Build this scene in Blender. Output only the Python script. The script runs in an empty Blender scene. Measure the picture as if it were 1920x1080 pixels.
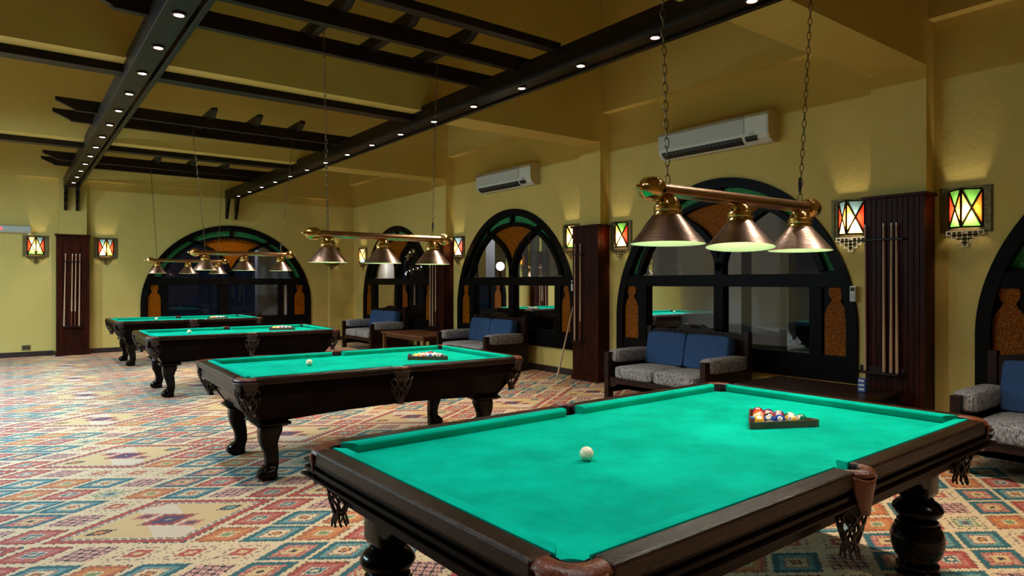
import bpy, bmesh, math, random
from mathutils import Vector, Matrix
R = math.radians
PI = math.pi
random.seed(7)
C = bpy.context.scene.collection
sc = bpy.context.scene

# ------------------------------------------------------------------ helpers
class MB:
    """collects shapes into one bmesh"""
    def __init__(s): s.bm = bmesh.new(); s.mi = 0
    def _f(s, vs):
        try:
            f = s.bm.faces.new(vs); f.material_index = s.mi; return f
        except ValueError: return None
    def vs(s, pts): return [s.bm.verts.new(p) for p in pts]
    def box(s, x0, x1, y0, y1, z0, z1, M=None):
        p = [(x0,y0,z0),(x1,y0,z0),(x1,y1,z0),(x0,y1,z0),(x0,y0,z1),(x1,y0,z1),(x1,y1,z1),(x0,y1,z1)]
        if M is not None: p = [M @ Vector(q) for q in p]
        v = s.vs(p)
        for q in ((0,3,2,1),(4,5,6,7),(0,1,5,4),(1,2,6,5),(2,3,7,6),(3,0,4,7)): s._f([v[i] for i in q])
        return s
    def hexa(s, p):
        v = s.vs(p)
        for q in ((0,3,2,1),(4,5,6,7),(0,1,5,4),(1,2,6,5),(2,3,7,6),(3,0,4,7)): s._f([v[i] for i in q])
        return s
    def prism(s, pts, lo, hi, axis='z'):
        """extrude a 2D outline; axis z: pts=(x,y); axis y: pts=(x,z); axis x: pts=(y,z)"""
        def mk(p, t):
            return {'z': (p[0],p[1],t), 'y': (p[0],t,p[1]), 'x': (t,p[0],p[1])}[axis]
        a = s.vs([mk(p, lo) for p in pts]); b = s.vs([mk(p, hi) for p in pts]); n = len(pts)
        fa = s._f(a[::-1]); fb = s._f(b)
        for i in range(n): s._f([a[i], a[(i+1)%n], b[(i+1)%n], b[i]])
        bmesh.ops.triangulate(s.bm, faces=[f for f in (fa, fb) if f and n > 4])
        return s
    def loft(s, rings, close=True, cap=True):
        rs = [s.vs(r) for r in rings]; n = len(rs[0])
        for a, b in zip(rs, rs[1:]):
            for i in range(n if close else n-1): s._f([a[i], a[(i+1)%n], b[(i+1)%n], b[i]])
        if cap and close: s._f(rs[0][::-1]); s._f(rs[-1])
        return s
    def lathe(s, prof, n=24, M=None, cap=True):
        rings = []
        for r, z in prof:
            ring = [Vector((r*math.cos(2*PI*i/n), r*math.sin(2*PI*i/n), z)) for i in range(n)]
            if M is not None: ring = [M @ q for q in ring]
            rings.append(ring)
        return s.loft(rings, True, cap)
    def tube(s, pts, r, n=8, closed=False, flat=1.0, up=None):
        pts = [Vector(p) for p in pts]; m = len(pts); rings = []
        prev = None
        for i, p in enumerate(pts):
            if closed: t = pts[(i+1)%m] - pts[i-1]
            else: t = pts[min(i+1,m-1)] - pts[max(i-1,0)]
            t.normalize()
            u = Vector(up) if up else (prev if prev is not None else (Vector((0,0,1)) if abs(t.z) < .9 else Vector((1,0,0))))
            a = (u - t*u.dot(t))
            if a.length < 1e-5: a = t.orthogonal()
            a.normalize(); b = t.cross(a); prev = a
            rr = r[i] if isinstance(r, (list, tuple)) else r
            rings.append([p + a*(rr*flat*math.cos(2*PI*k/n)) + b*(rr*math.sin(2*PI*k/n)) for k in range(n)])
        if closed:
            rs = [s.vs(q) for q in rings]
            for i in range(m):
                a, b = rs[i], rs[(i+1)%m]
                for k in range(n): s._f([a[k], a[(k+1)%n], b[(k+1)%n], b[k]])
        else: s.loft(rings)
        return s
    def band(s, pts, w, y0, y1, side=0):
        """bar of width w following a polyline in the x-z plane, from depth y0 to y1. side 0 centred, 1 inside"""
        n = len(pts); L = []; Rr = []
        for i, p in enumerate(pts):
            a = pts[max(i-1,0)]; b = pts[min(i+1,n-1)]
            t = Vector((b[0]-a[0], b[1]-a[1])); t.normalize(); nn = Vector((-t.y, t.x))
            o1, o2 = (w/2, -w/2) if side == 0 else ((0, -w) if side == 1 else (w, 0))
            L.append((p[0]+nn.x*o1, p[1]+nn.y*o1)); Rr.append((p[0]+nn.x*o2, p[1]+nn.y*o2))
        rings = [[(l[0],y0,l[1]),(r[0],y0,r[1]),(r[0],y1,r[1]),(l[0],y1,l[1])] for l, r in zip(L, Rr)]
        return s.loft(rings)
    def sphere(s, c, r, n=24, m=14, sq=(1,1,1)):
        rings = []
        for j in range(1, m):
            t = PI*j/m
            rings.append([(c[0]+sq[0]*r*math.sin(t)*math.cos(2*PI*i/n), c[1]+sq[1]*r*math.sin(t)*math.sin(2*PI*i/n), c[2]-sq[2]*r*math.cos(t)) for i in range(n)])
        rs = [s.vs(q) for q in rings]
        for a, b in zip(rs, rs[1:]):
            for i in range(n): s._f([a[i], a[(i+1)%n], b[(i+1)%n], b[i]])
        lo = s.bm.verts.new((c[0],c[1],c[2]-sq[2]*r)); hi = s.bm.verts.new((c[0],c[1],c[2]+sq[2]*r))
        for i in range(n): s._f([lo, rs[0][(i+1)%n], rs[0][i]]); s._f([hi, rs[-1][i], rs[-1][(i+1)%n]])
        return s
    def quad(s, *p): s._f(s.vs(p)); return s
    def build(s, name, mat, parent=None, smooth=False, bevel=0, loc=None, rot=None, solid=0, flip=True):
        if flip: bmesh.ops.recalc_face_normals(s.bm, faces=s.bm.faces[:])
        me = bpy.data.meshes.new(name); s.bm.to_mesh(me); s.bm.free()
        for m in (mat if isinstance(mat, (list, tuple)) else [mat]): me.materials.append(m)
        if smooth:
            me.polygons.foreach_set('use_smooth', [True]*len(me.polygons)); me.set_sharp_from_angle(angle=R(38))
        o = bpy.data.objects.new(name, me); C.objects.link(o)
        if parent: o.parent = parent
        if loc: o.location = loc
        if rot: o.rotation_euler = rot
        if solid:
            q = o.modifiers.new('solid', 'SOLIDIFY'); q.thickness = solid; q.offset = 0
        if bevel:
            b = o.modifiers.new('bevel', 'BEVEL'); b.width = bevel; b.segments = 2; b.limit_method = 'ANGLE'; b.angle_limit = R(40)
        return o

def tag(o, label=None, cat=None, group=None, kind=None):
    if label: o['label'] = label
    if cat: o['category'] = cat
    if group: o['group'] = group
    if kind: o['kind'] = kind
    return o
def empty(name, loc=(0,0,0), rz=0):
    o = bpy.data.objects.new(name, None); C.objects.link(o); o.location = loc; o.rotation_euler = (0,0,rz)
    o.empty_display_size = .1
    return o
def copy_tree(o, parent=None):
    c = o.copy(); C.objects.link(c)
    if parent: c.parent = parent
    for ch in list(o.children): copy_tree(ch, c)
    return c
def rbox2(w, d, r=.02, n=3):
    pts = []
    for cx, cy, a0 in ((w-r,d-r,0),(-w+r,d-r,90),(-w+r,-d+r,180),(w-r,-d+r,270)):
        for k in range(n+1):
            a = R(a0+90*k/n); pts.append((cx+r*math.cos(a), cy+r*math.sin(a)))
    return pts

# ------------------------------------------------------------------ node helper
class S:
    """socket wrapper with arithmetic"""
    def __init__(s, nt, k): s.nt = nt; s.k = k
    def _m(s, op, *a, clamp=False):
        n = s.nt.nodes.new('ShaderNodeMath'); n.operation = op; n.use_clamp = clamp
        for i, v in enumerate((s,)+a):
            if isinstance(v, S): s.nt.links.new(v.k, n.inputs[i])
            else: n.inputs[i].default_value = v
        return S(s.nt, n.outputs[0])
    def __add__(s,o): return s._m('ADD',o)
    def __sub__(s,o): return s._m('SUBTRACT',o)
    def __mul__(s,o): return s._m('MULTIPLY',o)
    def __truediv__(s,o): return s._m('DIVIDE',o)
    def floor(s): return s._m('FLOOR')
    def abs(s): return s._m('ABSOLUTE')
    def max(s,o): return s._m('MAXIMUM',o)
    def min(s,o): return s._m('MINIMUM',o)
    def mod(s,o): return s._m('FLOORED_MODULO',o)
    def lt(s,o): return s._m('LESS_THAN',o)
    def gt(s,o): return s._m('GREATER_THAN',o)
    def sin(s): return s._m('SINE')
    def frac(s): return s._m('FRACT')
def ramp(nt, fac, stops, const=True):
    n = nt.nodes.new('ShaderNodeValToRGB'); n.color_ramp.interpolation = 'CONSTANT' if const else 'LINEAR'
    e = n.color_ramp.elements
    while len(e) > 1: e.remove(e[-1])
    e[0].position = stops[0][0]; e[0].color = (*stops[0][1], 1)
    for p, c in stops[1:]:
        q = e.new(p); q.color = (*c, 1)
    nt.links.new(fac.k if isinstance(fac, S) else fac, n.inputs[0]); return n.outputs[0]
def mixc(nt, fac, a, b, mode='MIX'):
    n = nt.nodes.new('ShaderNodeMix'); n.data_type = 'RGBA'; n.blend_type = mode
    def put(i, v):
        if isinstance(v, S): nt.links.new(v.k, n.inputs[i])
        elif isinstance(v, bpy.types.NodeSocket): nt.links.new(v, n.inputs[i])
        elif isinstance(v, (int, float)): n.inputs[i].default_value = v
        else: n.inputs[i].default_value = (*v, 1)
    put(0, fac); put(6, a); put(7, b); return n.outputs[2]
def new_mat(name):
    m = bpy.data.materials.new(name); m.use_nodes = True; nt = m.node_tree
    return m, nt, nt.nodes['Principled BSDF']
def noise(nt, scale, detail=3, rough=.5, vec=None, stretch=None, coord='Object'):
    tc = nt.nodes.new('ShaderNodeTexCoord'); src = tc.outputs[coord]
    if stretch:
        mp = nt.nodes.new('ShaderNodeMapping'); mp.inputs['Scale'].default_value = stretch
        nt.links.new(src, mp.inputs[0]); src = mp.outputs[0]
    n = nt.nodes.new('ShaderNodeTexNoise'); n.inputs['Scale'].default_value = scale
    n.inputs['Detail'].default_value = detail; n.inputs['Roughness'].default_value = rough
    nt.links.new(src, n.inputs['Vector']); return n.outputs['Fac']
def bump(nt, bs, h, strength=.2, dist=.01):
    b = nt.nodes.new('ShaderNodeBump'); b.inputs['Strength'].default_value = strength; b.inputs['Distance'].default_value = dist
    nt.links.new(h.k if isinstance(h, S) else h, b.inputs['Height']); nt.links.new(b.outputs[0], bs.inputs['Normal'])
def simple(name, col, rough=.5, metal=0, col2=None, nscale=8, stretch=None, bstr=0, bscale=60, coat=0, spec=None, bdist=.01, emit=None, estr=0, lo=.35, hi=.65, sheen=0):
    m, nt, bs = new_mat(name)
    bs.inputs['Base Color'].default_value = (*col, 1); bs.inputs['Roughness'].default_value = rough
    bs.inputs['Metallic'].default_value = metal
    if coat: bs.inputs['Coat Weight'].default_value = coat; bs.inputs['Coat Roughness'].default_value = .12
    if spec is not None: bs.inputs['Specular IOR Level'].default_value = spec
    if sheen: bs.inputs['Sheen Weight'].default_value = sheen
    if col2:
        nt.links.new(ramp(nt, noise(nt, nscale, 4, .6, stretch=stretch), [(lo,col),(hi,col2)], False), bs.inputs['Base Color'])
    if bstr: bump(nt, bs, noise(nt, bscale, 3, .6, stretch=stretch), bstr, bdist)
    if emit: bs.inputs['Emission Color'].default_value = (*emit, 1); bs.inputs['Emission Strength'].default_value = estr
    return m

M = {}
M['plaster'] = simple('yellow_plaster', (.58,.435,.115), .8, col2=(.62,.465,.135), nscale=1.6, bstr=.25, bscale=14, bdist=.012)
M['plaster_pale'] = simple('cream_plaster', (.66,.58,.36), .75, col2=(.62,.55,.33), nscale=2)
M['ceiling'] = simple('mustard_ceiling_paint', (.50,.33,.04), .8)
M['beam'] = simple('black_stained_beam', (.010,.007,.005), .42, col2=(.020,.011,.006), nscale=3, stretch=(1,1,1), bstr=.3, bscale=18, spec=.16)
M['mahogany'] = simple('red_mahogany_panelling', (.018,.004,.002), .38, col2=(.048,.009,.004), nscale=5, stretch=(4,4,.4), bstr=.15, bscale=30, spec=.09)
M['table_wood'] = simple('dark_polished_table_wood', (.002,.0009,.0006), .26, col2=(.007,.0025,.0013), nscale=5, stretch=(.5,4,4), bstr=.06, bscale=25, spec=.06)
M['rail_wood'] = simple('brown_polished_rail_wood', (.006,.0022,.0014), .24, col2=(.024,.008,.003), nscale=6, stretch=(.6,4,4), bstr=.35, bscale=70, spec=.24)
M['leg_wood'] = simple('black_lacquered_leg_wood', (.003,.0015,.001), .17, spec=.16)
M['leather'] = simple('brown_pocket_leather', (.13,.030,.007), .36, col2=(.07,.015,.004), nscale=12, bstr=.3, bscale=90, spec=.4)
M['dark_leather'] = simple('dark_pocket_leather', (.018,.006,.004), .42, bstr=.3, bscale=90)
M['pocket_in'] = simple('dark_pocket_lining', (.008,.005,.004), .8)
M['brass'] = simple('polished_brass', (.75,.47,.16), .17, 1, bstr=.05, bscale=12)
M['brass_old'] = simple('aged_brass_bar', (.40,.22,.12), .25, 1, col2=(.52,.31,.16), nscale=9, bstr=.08, bscale=10)
M['copper'] = simple('tarnished_copper_shade', (.30,.19,.145), .33, 1, col2=(.42,.29,.23), nscale=7, stretch=(1,1,3), bstr=.12, bscale=25)
M['shade_in'] = simple('pale_shade_lining', (.80,.80,.50), .5)
M['chain'] = simple('dark_bronze_chain', (.13,.085,.045), .35, .9)
M['filigree'] = simple('hammered_brass_plate', (.22,.16,.06), .35, .8, col2=(.10,.07,.03), nscale=40, bstr=.6, bscale=90)
M['filigree_dark'] = simple('dark_lantern_lead', (.03,.018,.008), .45, .6)
M['white_plastic'] = simple('white_plastic', (.62,.62,.55), .42)
M['grille'] = simple('silver_grey_plastic', (.48,.49,.45), .5)
M['cream_plastic'] = simple('yellowed_plastic', (.55,.45,.28), .45)
M['black_plastic'] = simple('black_vent_plastic', (.010,.010,.010), .6)
M['frame'] = simple('black_window_wood', (.004,.0035,.0035), .4, col2=(.008,.006,.005), nscale=4, bstr=.15, bscale=20, spec=.05)
M['sofa_wood'] = simple('dark_carved_sofa_wood', (.009,.003,.002), .4, col2=(.020,.006,.003), nscale=7, bstr=.2, bscale=30, spec=.2)
M['ctable_wood'] = simple('brown_coffee_table_wood', (.075,.026,.011), .32, col2=(.13,.045,.018), nscale=6, stretch=(4,.5,4), spec=.4)
M['cue_wood'] = simple('pale_maple_cue', (.50,.30,.18), .4, col2=(.58,.36,.22), nscale=9)
M['cue_dark'] = simple('dark_cue_butt', (.12,.025,.012), .35)
M['cue_tip'] = simple('white_cue_ferrule', (.8,.75,.68), .4)
M['rackwood'] = simple('stained_triangle_wood', (.060,.020,.009), .35, col2=(.11,.042,.017), nscale=10, stretch=(.5,3,3), coat=.3)
M['chalk'] = simple('red_chalk_paper', (.25,.05,.06), .7); M['chalk_top'] = simple('blue_chalk', (.04,.12,.35), .9)
M['cue_ball'] = simple('ivory_cue_ball', (.78,.72,.52), .12, coat=.5)
M['ball_white'] = simple('ivory_ball_white', (.80,.74,.60), .12, coat=.5)
M['lens'] = simple('lit_downlight_lens', (1,1,1), .3, emit=(1,.93,.86), estr=22)
M['bezel'] = simple('dark_downlight_bezel', (.10,.045,.025), .35, .7)
M['bulb'] = simple('lit_bulb', (1,1,1), .3, emit=(1,.88,.66), estr=10)
M['base'] = simple('dark_skirting_wood', (.022,.010,.007), .45)
M['grass'] = simple('night_lawn', (.03,.09,.012), .9, col2=(.07,.16,.03), nscale=20, bstr=.5, bscale=80)
M['white_wall'] = simple('white_outdoor_render', (.62,.60,.60), .8)
M['bark'] = simple('palm_bark', (.17,.11,.05), .9, col2=(.05,.035,.02), nscale=22, stretch=(1,1,3), bstr=1, bscale=30)
M['leaf'] = simple('palm_leaf', (.03,.08,.02), .5)
M['bell'] = simple('lit_garden_lamp', (1,1,1), .4, emit=(1,.93,.8), estr=12)
M['paving'] = simple('night_paving', (.20,.15,.12), .7)
M['blue_off'] = simple('blue_power_strip', (.03,.06,.20), .5)
M['red_led'] = simple('lit_red_indicator', (.5,.02,.02), .4, emit=(1,.05,.05), estr=3)

def fabric(name, c1, c2, scale=160, st=(1,1,1), b=.5):
    m, nt, bs = new_mat(name)
    n1 = noise(nt, scale, 2, .7, stretch=st)
    nt.links.new(ramp(nt, n1, [(.36,c1),(.62,c2)], False), bs.inputs['Base Color'])
    bs.inputs['Roughness'].default_value = .92; bump(nt, bs, n1, b, .004); return m
M['tweed'] = fabric('grey_tweed', (.045,.045,.052), (.30,.29,.29), 75, (1,1,.35), .6)
M['blue'] = fabric('blue_weave', (.012,.040,.115), (.022,.070,.180), 220, (1,1,1), .4)

def cloth_mat():
    m, nt, bs = new_mat('green_baize')
    n1 = noise(nt, 3.5, 5, .65); n2 = noise(nt, 420, 2, .5)
    a = ramp(nt, n1, [(.36,(.0,.28,.19)),(.68,(.0,.42,.285))], False)
    c = mixc(nt, .14, a, ramp(nt, n2, [(.35,(.0,.22,.15)),(.65,(.0,.52,.36))], False))
    nt.links.new(c, bs.inputs['Base Color']); bs.inputs['Roughness'].default_value = .95
    bs.inputs['Specular IOR Level'].default_value = .03; bump(nt, bs, n2, .25, .002); return m
M['baize'] = cloth_mat()

def glass_mat(name, tint=(1,1,1), refl=.9, rough=.01):
    m = bpy.data.materials.new(name); m.use_nodes = True; nt = m.node_tree; nt.nodes.clear()
    out = nt.nodes.new('ShaderNodeOutputMaterial'); mx = nt.nodes.new('ShaderNodeMixShader')
    tr = nt.nodes.new('ShaderNodeBsdfTransparent'); tr.inputs[0].default_value = (*tint, 1)
    gl = nt.nodes.new('ShaderNodeBsdfGlossy'); gl.inputs['Roughness'].default_value = rough; gl.inputs[0].default_value = (refl,)*3+(1,)
    fr = nt.nodes.new('ShaderNodeFresnel'); fr.inputs[0].default_value = 1.6
    nt.links.new(fr.outputs[0], mx.inputs[0]); nt.links.new(tr.outputs[0], mx.inputs[1]); nt.links.new(gl.outputs[0], mx.inputs[2])
    nt.links.new(mx.outputs[0], out.inputs[0]); return m
M['glass'] = glass_mat('clear_window_glass', (.85,.87,.88))
def textured_glass(name, col, col2):
    m, nt, bs = new_mat(name)
    tc = nt.nodes.new('ShaderNodeTexCoord'); vo = nt.nodes.new('ShaderNodeTexVoronoi'); vo.inputs['Scale'].default_value = 45
    nt.links.new(tc.outputs['Object'], vo.inputs['Vector'])
    nt.links.new(ramp(nt, vo.outputs['Distance'], [(.0,col2),(.6,col)], False), bs.inputs['Base Color'])
    bs.inputs['Roughness'].default_value = .3; bs.inputs['Specular IOR Level'].default_value = .08
    bump(nt, bs, vo.outputs['Distance'], .7, .01); return m
M['green_glass'] = textured_glass('green_textured_glass', (.03,.21,.065), (.10,.42,.17))
M['amber_glass'] = textured_glass('amber_textured_glass', (.22,.055,.001), (.40,.115,.004))

def lit_glass(name, col):
    """pane of stained glass that scatters the light of the bulb behind it"""
    m = bpy.data.materials.new(name); m.use_nodes = True; nt = m.node_tree; nt.nodes.clear()
    out = nt.nodes.new('ShaderNodeOutputMaterial'); ad = nt.nodes.new('ShaderNodeMixShader'); ad.inputs[0].default_value = .1
    tr = nt.nodes.new('ShaderNodeBsdfTranslucent'); gl = nt.nodes.new('ShaderNodeBsdfGlossy'); gl.inputs['Roughness'].default_value = .15; gl.inputs[0].default_value = (.3,.3,.3,1)
    nt.links.new(ramp(nt, noise(nt, 14, 2, .5), [(.3,tuple(c*.75 for c in col)),(.7,col)], False), tr.inputs[0])
    nt.links.new(tr.outputs[0], ad.inputs[1]); nt.links.new(gl.outputs[0], ad.inputs[2]); nt.links.new(ad.outputs[0], out.inputs[0]); return m
LG = {'white': lit_glass('white_lantern_glass', (.50,.40,.26)), 'blue': lit_glass('pale_blue_lantern_glass', (.09,.16,.20)),
      'green': lit_glass('green_lantern_glass', (.09,.26,.05)), 'red': lit_glass('red_lantern_glass', (.34,.022,.008)),
      'orange': lit_glass('orange_lantern_glass', (.42,.10,.012)), 'yellow': lit_glass('yellow_lantern_glass', (.50,.27,.045))}

def carpet_mat():
    m, nt, bs = new_mat('kilim_carpet')
    tc = nt.nodes.new('ShaderNodeTexCoord'); sp = nt.nodes.new('ShaderNodeSeparateXYZ'); nt.links.new(tc.outputs['Object'], sp.inputs[0])
    k = .0128
    ix = ((S(nt, sp.outputs[0]) - .775)/k).floor(); iy = ((S(nt, sp.outputs[1]) - 4.56)/k).floor()
    x = ix*k; y = iy*k
    P = x/.4567 + y/.3167; Q = x/.4567 - y/.3167
    i = (P+.5).floor(); j = (Q+.5).floor()
    f = (P-i).abs(); g = (Q-j).abs(); d = f.max(g)*2.0
    sx = (i+j).mod(6.0); sy = (i-j).mod(12.0)
    h = ((sx*12.9898+sy*78.233+1.7).sin()*43758.5).frac()
    cream = (.64,.48,.29); cream2 = (.56,.46,.34); teal = (.028,.115,.13); red = (.38,.065,.045); pink = (.46,.16,.115)
    orange = (.52,.20,.065); dark = (.04,.028,.032); purple = (.14,.055,.075); green = (.20,.26,.11); yel = (.58,.40,.19); lteal = (.14,.28,.26)
    A = ramp(nt, d, [(0,orange),(.14,dark),(.20,cream),(.42,red),(.47,lteal),(.66,teal),(.92,cream)])
    B = ramp(nt, d, [(0,cream),(.12,teal),(.25,cream2),(.34,red),(.40,pink),(.58,red),(.80,dark),(.83,cream)])
    Cc = ramp(nt, d, [(0,yel),(.16,red),(.30,pink),(.38,cream),(.60,purple),(.64,cream)])
    D = ramp(nt, d, [(0,dark),(.12,yel),(.36,red),(.44,cream2),(.48,pink),(.62,teal),(.90,cream)])
    E_ = ramp(nt, d, [(0,purple),(.15,lteal),(.30,cream),(.40,green),(.52,cream),(.70,dark),(.74,cream)])
    G_ = ramp(nt, d, [(0,green),(.20,cream),(.30,orange),(.62,red),(.70,orange),(.80,dark),(.84,cream)])
    hatch = ((ix+iy).mod(5.0).lt(1.0)).max((ix-iy).mod(5.0).lt(1.0)) * d.lt(.72)
    H_ = mixc(nt, hatch, mixc(nt, d.lt(.72), cream, (.58,.30,.24)), dark)
    c = mixc(nt, h.gt(.18), A, D); c = mixc(nt, h.gt(.34), c, B); c = mixc(nt, h.gt(.50), c, Cc)
    c = mixc(nt, h.gt(.66), c, E_); c = mixc(nt, h.gt(.78), c, H_); c = mixc(nt, h.gt(.88), c, G_)
    # serrated dark stitches between the rings
    st = (ix+iy).mod(2.0).lt(1.0) * ((d*9.0).mod(1.0).lt(.22)) * d.gt(.25) * d.lt(.92)
    c = mixc(nt, st*.5, c, dark)
    u = (x+.685).mod(1.37)-.685; v = (y+.95).mod(1.9)-.95
    mm = u.abs()/.685 + v.abs()/.475
    med = ramp(nt, mm, [(0,cream2),(.02,(.08,.05,.09)),(.17,red),(.23,dark),(.245,yel),(.74,cream),(.765,dark),(.785,cream2),(.82,dark),(.835,red),(.93,dark),(.945,cream)])
    pale = u.lt(0.1) * u.gt(-.12) * mm.lt(.74) * mm.gt(.245)
    med = mixc(nt, pale*.8, med, (.60,.49,.38))
    for (du, dv, a, b, col, ci) in ((-.10,.14,.085,.06,pink,purple),(.10,-.14,.085,.06,pink,(.10,.07,.07)),(-.36,0,.085,.05,dark,orange),(.36,0,.085,.05,dark,lteal),(.0,.33,.05,.03,red,cream)):
        q = (u-du).abs()/a + (v-dv).abs()/b
        med = mixc(nt, q.lt(1.0), med, col); med = mixc(nt, q.lt(.55), med, ci)
    c = mixc(nt, mm.lt(.955), c, med)
    n1 = noise(nt, 90, 2, .6)
    c = mixc(nt, .38, c, ramp(nt, n1, [(.3,(.35,.31,.27)),(.7,(.75,.68,.56))], False), 'MULTIPLY')
    nt.links.new(c, bs.inputs['Base Color']); bs.inputs['Roughness'].default_value = .8; bs.inputs['Specular IOR Level'].default_value = .35
    bump(nt, bs, n1, .5, .004); return m
M['carpet'] = carpet_mat()

def ball_mat(name, col, stripe):
    m, nt, bs = new_mat(name)
    tc = nt.nodes.new('ShaderNodeTexCoord'); sp = nt.nodes.new('ShaderNodeSeparateXYZ'); nt.links.new(tc.outputs['Object'], sp.inputs[0])
    X = S(nt, sp.outputs[0]); Z = S(nt, sp.outputs[2]); r = .0286
    spot = X.abs().gt(r*.90)
    w = (.80,.74,.60)
    c = mixc(nt, spot, col, w)
    if stripe: c = mixc(nt, Z.abs().gt(r*.52), c, w)
    nt.links.new(c, bs.inputs['Base Color']); bs.inputs['Roughness'].default_value = .1; bs.inputs['Coat Weight'].default_value = .6
    return m
BALLS = [('yellow',(.85,.45,.02)),('blue',(.01,.05,.32)),('red',(.60,.03,.02)),('purple',(.12,.02,.16)),('orange',(.80,.17,.02)),('green',(.005,.15,.08)),('maroon',(.25,.01,.03)),('black',(.01,.01,.01))]
BM_ = {}
for n_, c_ in BALLS:
    BM_[(n_,0)] = ball_mat(n_+'_solid_ball', c_, False)
    if n_ != 'black': BM_[(n_,1)] = ball_mat(n_+'_striped_ball', c_, True)

# ------------------------------------------------------------------ room
XW, YB, XL, YF, ZC = 7.1, 16.3, -7.5, -4.0, 5.8
ZS = 3.54            # soffit of the plaster beams
PIL = [(2.64,3.15),(7.0,7.44),(11.35,11.85)]
o = MB().box(XL,XW+.4,YF,YB+.4,-.1,0).build('floor', M['carpet']); tag(o, kind='structure')
o = MB().box(XL-.3,XW+.3,YF-.3,YB+.3,ZC,ZC+.1).build('ceiling', M['ceiling']); tag(o, kind='structure')

def arch_z(a, A, z0, H):
    t = min(1, abs(a)/A); return z0 + H*(max(0, 1-t**2))**(1/1.88)
def wall_with_windows(name, s0, s1, wins, fn, thick=.32):
    """wall in (s, depth, z); fn maps to world; wins=(centre, A, zb, z0, H)"""
    mb = MB()
    def col(a, b, zlo_a, zhi_a, zlo_b, zhi_b):
        p = [fn(a,0,zlo_a),fn(b,0,zlo_b),fn(b,thick,zlo_b),fn(a,thick,zlo_a),fn(a,0,zhi_a),fn(b,0,zhi_b),fn(b,thick,zhi_b),fn(a,thick,zhi_a)]
        mb.hexa(p)
    cur = s0
    for (c, A, zb, z0, H) in sorted(wins):
        col(cur, c-A, 0, ZC, 0, ZC); cur = c+A
        n = 48
        aa = [-A*math.cos(PI*k/n) for k in range(n+1)]
        for p, q in zip(aa, aa[1:]): col(c+p, c+q, arch_z(p,A,z0,H), ZC, arch_z(q,A,z0,H), ZC)
        col(c-A, c+A, 0, zb, 0, zb)
    col(cur, s1, 0, ZC, 0, ZC)
    o = mb.build(name, M['plaster']); return tag(o, kind='structure')
WA, WZB, WZ0, WH = 1.73, .43, 1.0, 1.78
WC = [.56, 5.08, 9.42, 13.83]
wall_with_windows('wall_right', YF, YB+.3, [(c, WA, WZB, WZ0, WH) for c in WC], lambda s,d,z: (XW+d, s, z))
BWC, BWA = 4.12, 1.88
wall_with_windows('wall_back', XL, XW, [(BWC, BWA, .36, 1.0, 1.80)], lambda s,d,z: (s, YB+d, z))
o = MB().box(XL,XW+.3,YF-.2,YF,0,ZC).build('wall_front', M['plaster']); tag(o, kind='structure')
o = MB().box(XL-.25,XL,YF,YB,0,ZC).build('wall_left', M['plaster']); tag(o, kind='structure')
# plaster down-stand beams, pilasters, headers
for k, (y0, y1) in enumerate(PIL):
    o = MB().box(XL, XW-.17, y0, y1, ZS, ZC).build('trim_%d' % (k+1), M['plaster']); tag(o, kind='structure')
    o = MB().box(XW-.17, XW, y0, y1, 0, ZC).build('trim_%d' % (k+4), M['plaster']); tag(o, kind='structure')
prevy = YF
for k, (y0, y1) in enumerate([(YF,PIL[0][0]),(PIL[0][1],PIL[1][0]),(PIL[1][1],PIL[2][0]),(PIL[2][1],YB-.12)]):
    o = MB().box(XW-.13, XW, y0, y1, 3.98, ZC).build('trim_%d' % (k+7), M['plaster']); tag(o, kind='structure')
o = MB().box(XL, XW, YB-.12, YB, 3.58, ZC).build('trim_11', M['plaster']); tag(o, kind='structure')
o = MB().box(.78, 1.25, YB-.14, YB, 0, 3.58).build('trim_12', M['plaster']); tag(o, kind='structure')
o = MB().box(6.46, XW, YB-.10, YB, 0, 3.58).build('trim_13', M['plaster']); tag(o, kind='structure')
# baseboards
def skirting(name, segs):
    mb = MB()
    for s_ in segs: mb.box(*s_, 0, .10)
    tag(mb.build(name, M['base'], bevel=.004), kind='structure')
skirting('baseboard_right', [(XW-.02,XW,YF,2.62),(XW-.02,XW,3.17,6.98),(XW-.02,XW,7.46,11.33),(XW-.02,XW,11.87,YB-.1)])
skirting('baseboard_back', [(XL,.70,YB-.02,YB),(1.30,6.46,YB-.02,YB),(6.46,XW-.02,YB-.12,YB-.10)])

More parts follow.
